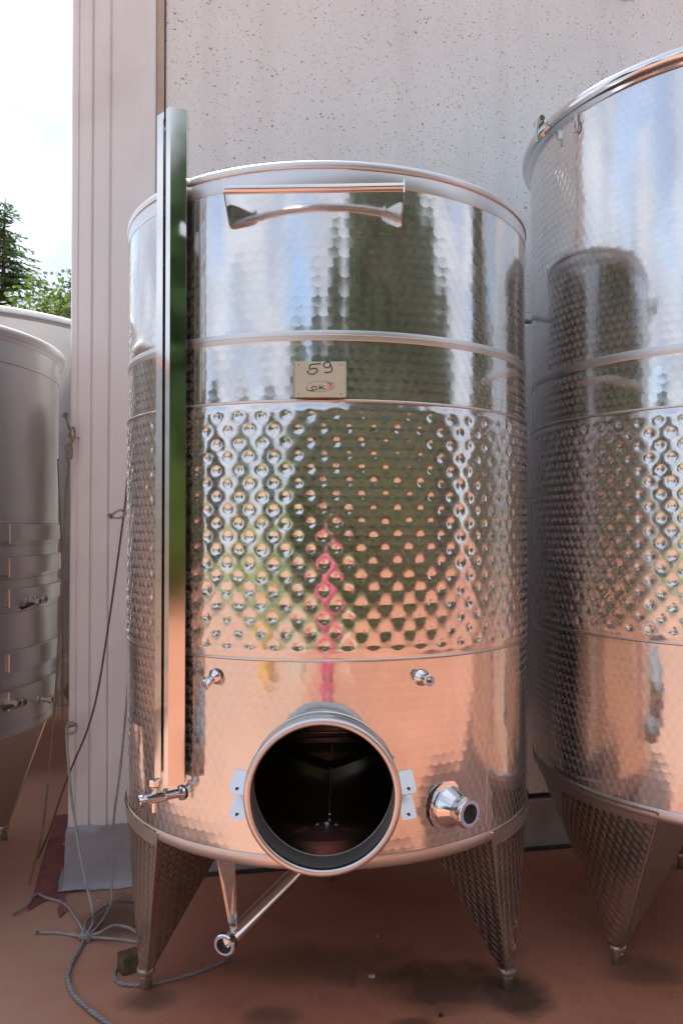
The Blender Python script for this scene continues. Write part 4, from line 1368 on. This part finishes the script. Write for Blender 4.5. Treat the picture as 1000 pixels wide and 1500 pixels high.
for k, (az, d, s, src, lb) in enumerate(((-62, 20, 0.85, b2, "dark low tree beyond the lawn, furthest along the left hedge"), (-45, 19, 0.75, b1, "bright low tree beyond the lawn in the left hedge"), (-30, 18, 0.78, b2, "dark low tree beyond the lawn behind the yellow crate"), (-14, 17, 0.95, b1, "bright tree beyond the lawn behind the photographer"), (3, 16, 0.7, b1, "bright shrubby tree at the lawn edge before the cedars"), (19, 15, 0.66, b1, "bright bush in front of the broad cedar"), (34, 15.5, 0.68, b1, "bright bush in front of the second cedar"), (50, 16, 0.66, b1, "bright bush in front of the low cedar"), (70, 16, 0.9, b2, "dark tree at the end of the yard past the cedars"), (11, 15, 0.62, b1, "bright bush between the shrubby tree and the broad cedar's bush"), (27, 14.5, 0.64, b1, "bright bush before the broad cedar, next to the second cedar's bush"), (42, 15, 0.6, b1, "bright bush between the second cedar's and the low cedar's bushes"), (58, 17, 0.62, b1, "bright bush past the low cedar's bush"), (88, 20, 0.9, b1, "bright tree far along the yard past the cedars"))):
    c = again(src, around(az, d), lb, s, k * 1.1)
    c["group"] = GY

# ------------------------------------------------------------------ things in the yard behind the viewpoint
def crate(loc, rz, mat, label, s=(0.6, 0.4, 0.32)):
    e = empty("plastic_crate", loc, label, "crate", "crates in the yard")
    e.rotation_euler = (0, 0, rz)
    sx, sy, sz = s
    t_ = 0.015
    MB().box((0, 0, t_ / 2), (sx, sy, t_)).build("base", mat, e, smooth=False)
    for sgn in (-1, 1):
        for k in range(4):
            z = t_ + 0.004 + (k + 0.5) * (sz - t_) / 4
            MB().box((0, sgn * (sy / 2 - t_ / 2), z), (sx, t_, (sz - t_) / 4 - 0.02)).build("slat", mat, e, smooth=False)
            MB().box((sgn * (sx / 2 - t_ / 2), 0, z), (t_, sy - 2 * t_ - 0.004, (sz - t_) / 4 - 0.02)).build("slat", mat, e, smooth=False)
        for s2 in (-1, 1):
            MB().box((sgn * (sx / 2 - 0.02), s2 * (sy / 2 - 0.02 - t_), sz / 2 + t_ / 2), (0.035, 0.035, sz - t_ - 0.002)).build("corner_post", mat, e, smooth=False)
    return e
crate(around(-33, 7.6), 0.3, M['yellow'], "yellow slatted crate on the sunlit yard", (1.0, 0.8, 0.6))
crate(around(-17, 8.0), -0.2, M['cream'], "cream slatted crate on the sunlit yard", (1.1, 0.8, 0.65))
crate(around(12, 8.2), 0.5, M['cream'], "cream slatted crate near the lawn bush", (0.8, 0.6, 0.5))

# the photographer, seen only as a pink streak in the steel
def skin(name, pts, edges, mat, parent=None, root=0):
    me = bpy.data.meshes.new(name)
    me.from_pydata([p[:3] for p in pts], edges, [])
    me.materials.append(mat)
    o = bpy.data.objects.new(name, me)
    COL.objects.link(o)
    if parent: o.parent = parent
    md = o.modifiers.new("skin", 'SKIN')
    md.use_smooth_shade = True
    o.modifiers.new("subsurf", 'SUBSURF').levels = 2
    o.modifiers["subsurf"].render_levels = 2
    if not me.skin_vertices: me.skin_vertices.new()
    for i, p in enumerate(pts):
        rx = p[3]
        ry = p[4] if len(p) > 4 else rx
        me.skin_vertices[0].data[i].radius = (rx, ry)
        me.skin_vertices[0].data[i].use_root = (i == root)
    return o
person = empty("person", (0.03, -0.42, 0), "person in pink clothes raising a camera opposite the numbered tank", "person")
body = [(0, 0, 0.95, .15, .11), (0, 0, 1.12, .135, .10), (0, 0.01, 1.32, .155, .11), (0, 0, 1.48, .10, .08), (0, 0.02, 1.56, .05, .055), (0, 0.03, 1.64, .075, .09), (0, 0.03, 1.75, .075, .09), (0, 0.03, 1.82, .04, .05),
        (-0.19, 0, 1.46, .055), (-0.27, 0.08, 1.24, .043), (-0.13, 0.26, 1.52, .033), (-0.09, 0.29, 1.60, .03), (0.19, 0, 1.46, .055), (0.27, 0.08, 1.24, .043), (0.13, 0.26, 1.52, .033), (0.09, 0.29, 1.60, .03),
        (-0.10, 0, 0.86, .085), (-0.11, 0.01, 0.50, .058), (-0.11, -0.02, 0.10, .04), (-0.12, 0.12, 0.04, .04, .035), (0.10, 0, 0.86, .085), (0.11, 0.01, 0.50, .058), (0.11, -0.02, 0.10, .04), (0.12, 0.12, 0.04, .04, .035)]
be = [(0, 1), (1, 2), (2, 3), (3, 4), (4, 5), (5, 6), (6, 7), (3, 8), (8, 9), (9, 10), (10, 11), (3, 12), (12, 13), (13, 14), (14, 15), (0, 16), (16, 17), (17, 18), (18, 19), (0, 20), (20, 21), (21, 22), (22, 23)]
skin("body", body, be, M['skin'], person)
def sub(idx, grow): 
    mp_ = {i: k for k, i in enumerate(idx)}
    return [tuple(body[i][:3]) + tuple(q + grow for q in body[i][3:]) for i in idx], [(mp_[a], mp_[b]) for a, b in be if a in mp_ and b in mp_]
p_, e_ = sub([0, 1, 2, 3, 8, 9, 12, 13], 0.022)
skin("shirt", p_, e_, M['pink'], person)
p_, e_ = sub([0, 16, 17, 18, 20, 21, 22], 0.02)
skin("trousers", p_, e_, M['pink'], person)
hb = MB()
hb.lathe([(0.0, 1.875), (0.05, 1.868), (0.088, 1.82), (0.098, 1.75), (0.092, 1.66), (0.07, 1.60)], 20, a0=rad(70), a1=rad(290))
for i, v in enumerate(hb.v): pass
hair = hb.build("hair", M['hair'], person)
hair.rotation_euler = (0, 0, math.pi)
hair.location = (0, 0.02, 0)
pc = empty("photo_camera", (0.03, -0.105, 1.62), "black camera held up by the person in pink", "camera")
MB().box((0, 0, 0), (0.13, 0.05, 0.085), bevel=0.01).build("body", M['blackplastic'], pc, smooth=False)
MB().lathe([(0.032, 0.026), (0.034, 0.03), (0.034, 0.075), (0.028, 0.077), (0.0, 0.070)], 24, axis=Matrix(((1, 0, 0), (0, 0, 1), (0, -1, 0)))).build("lens", M['blackplastic'], pc)
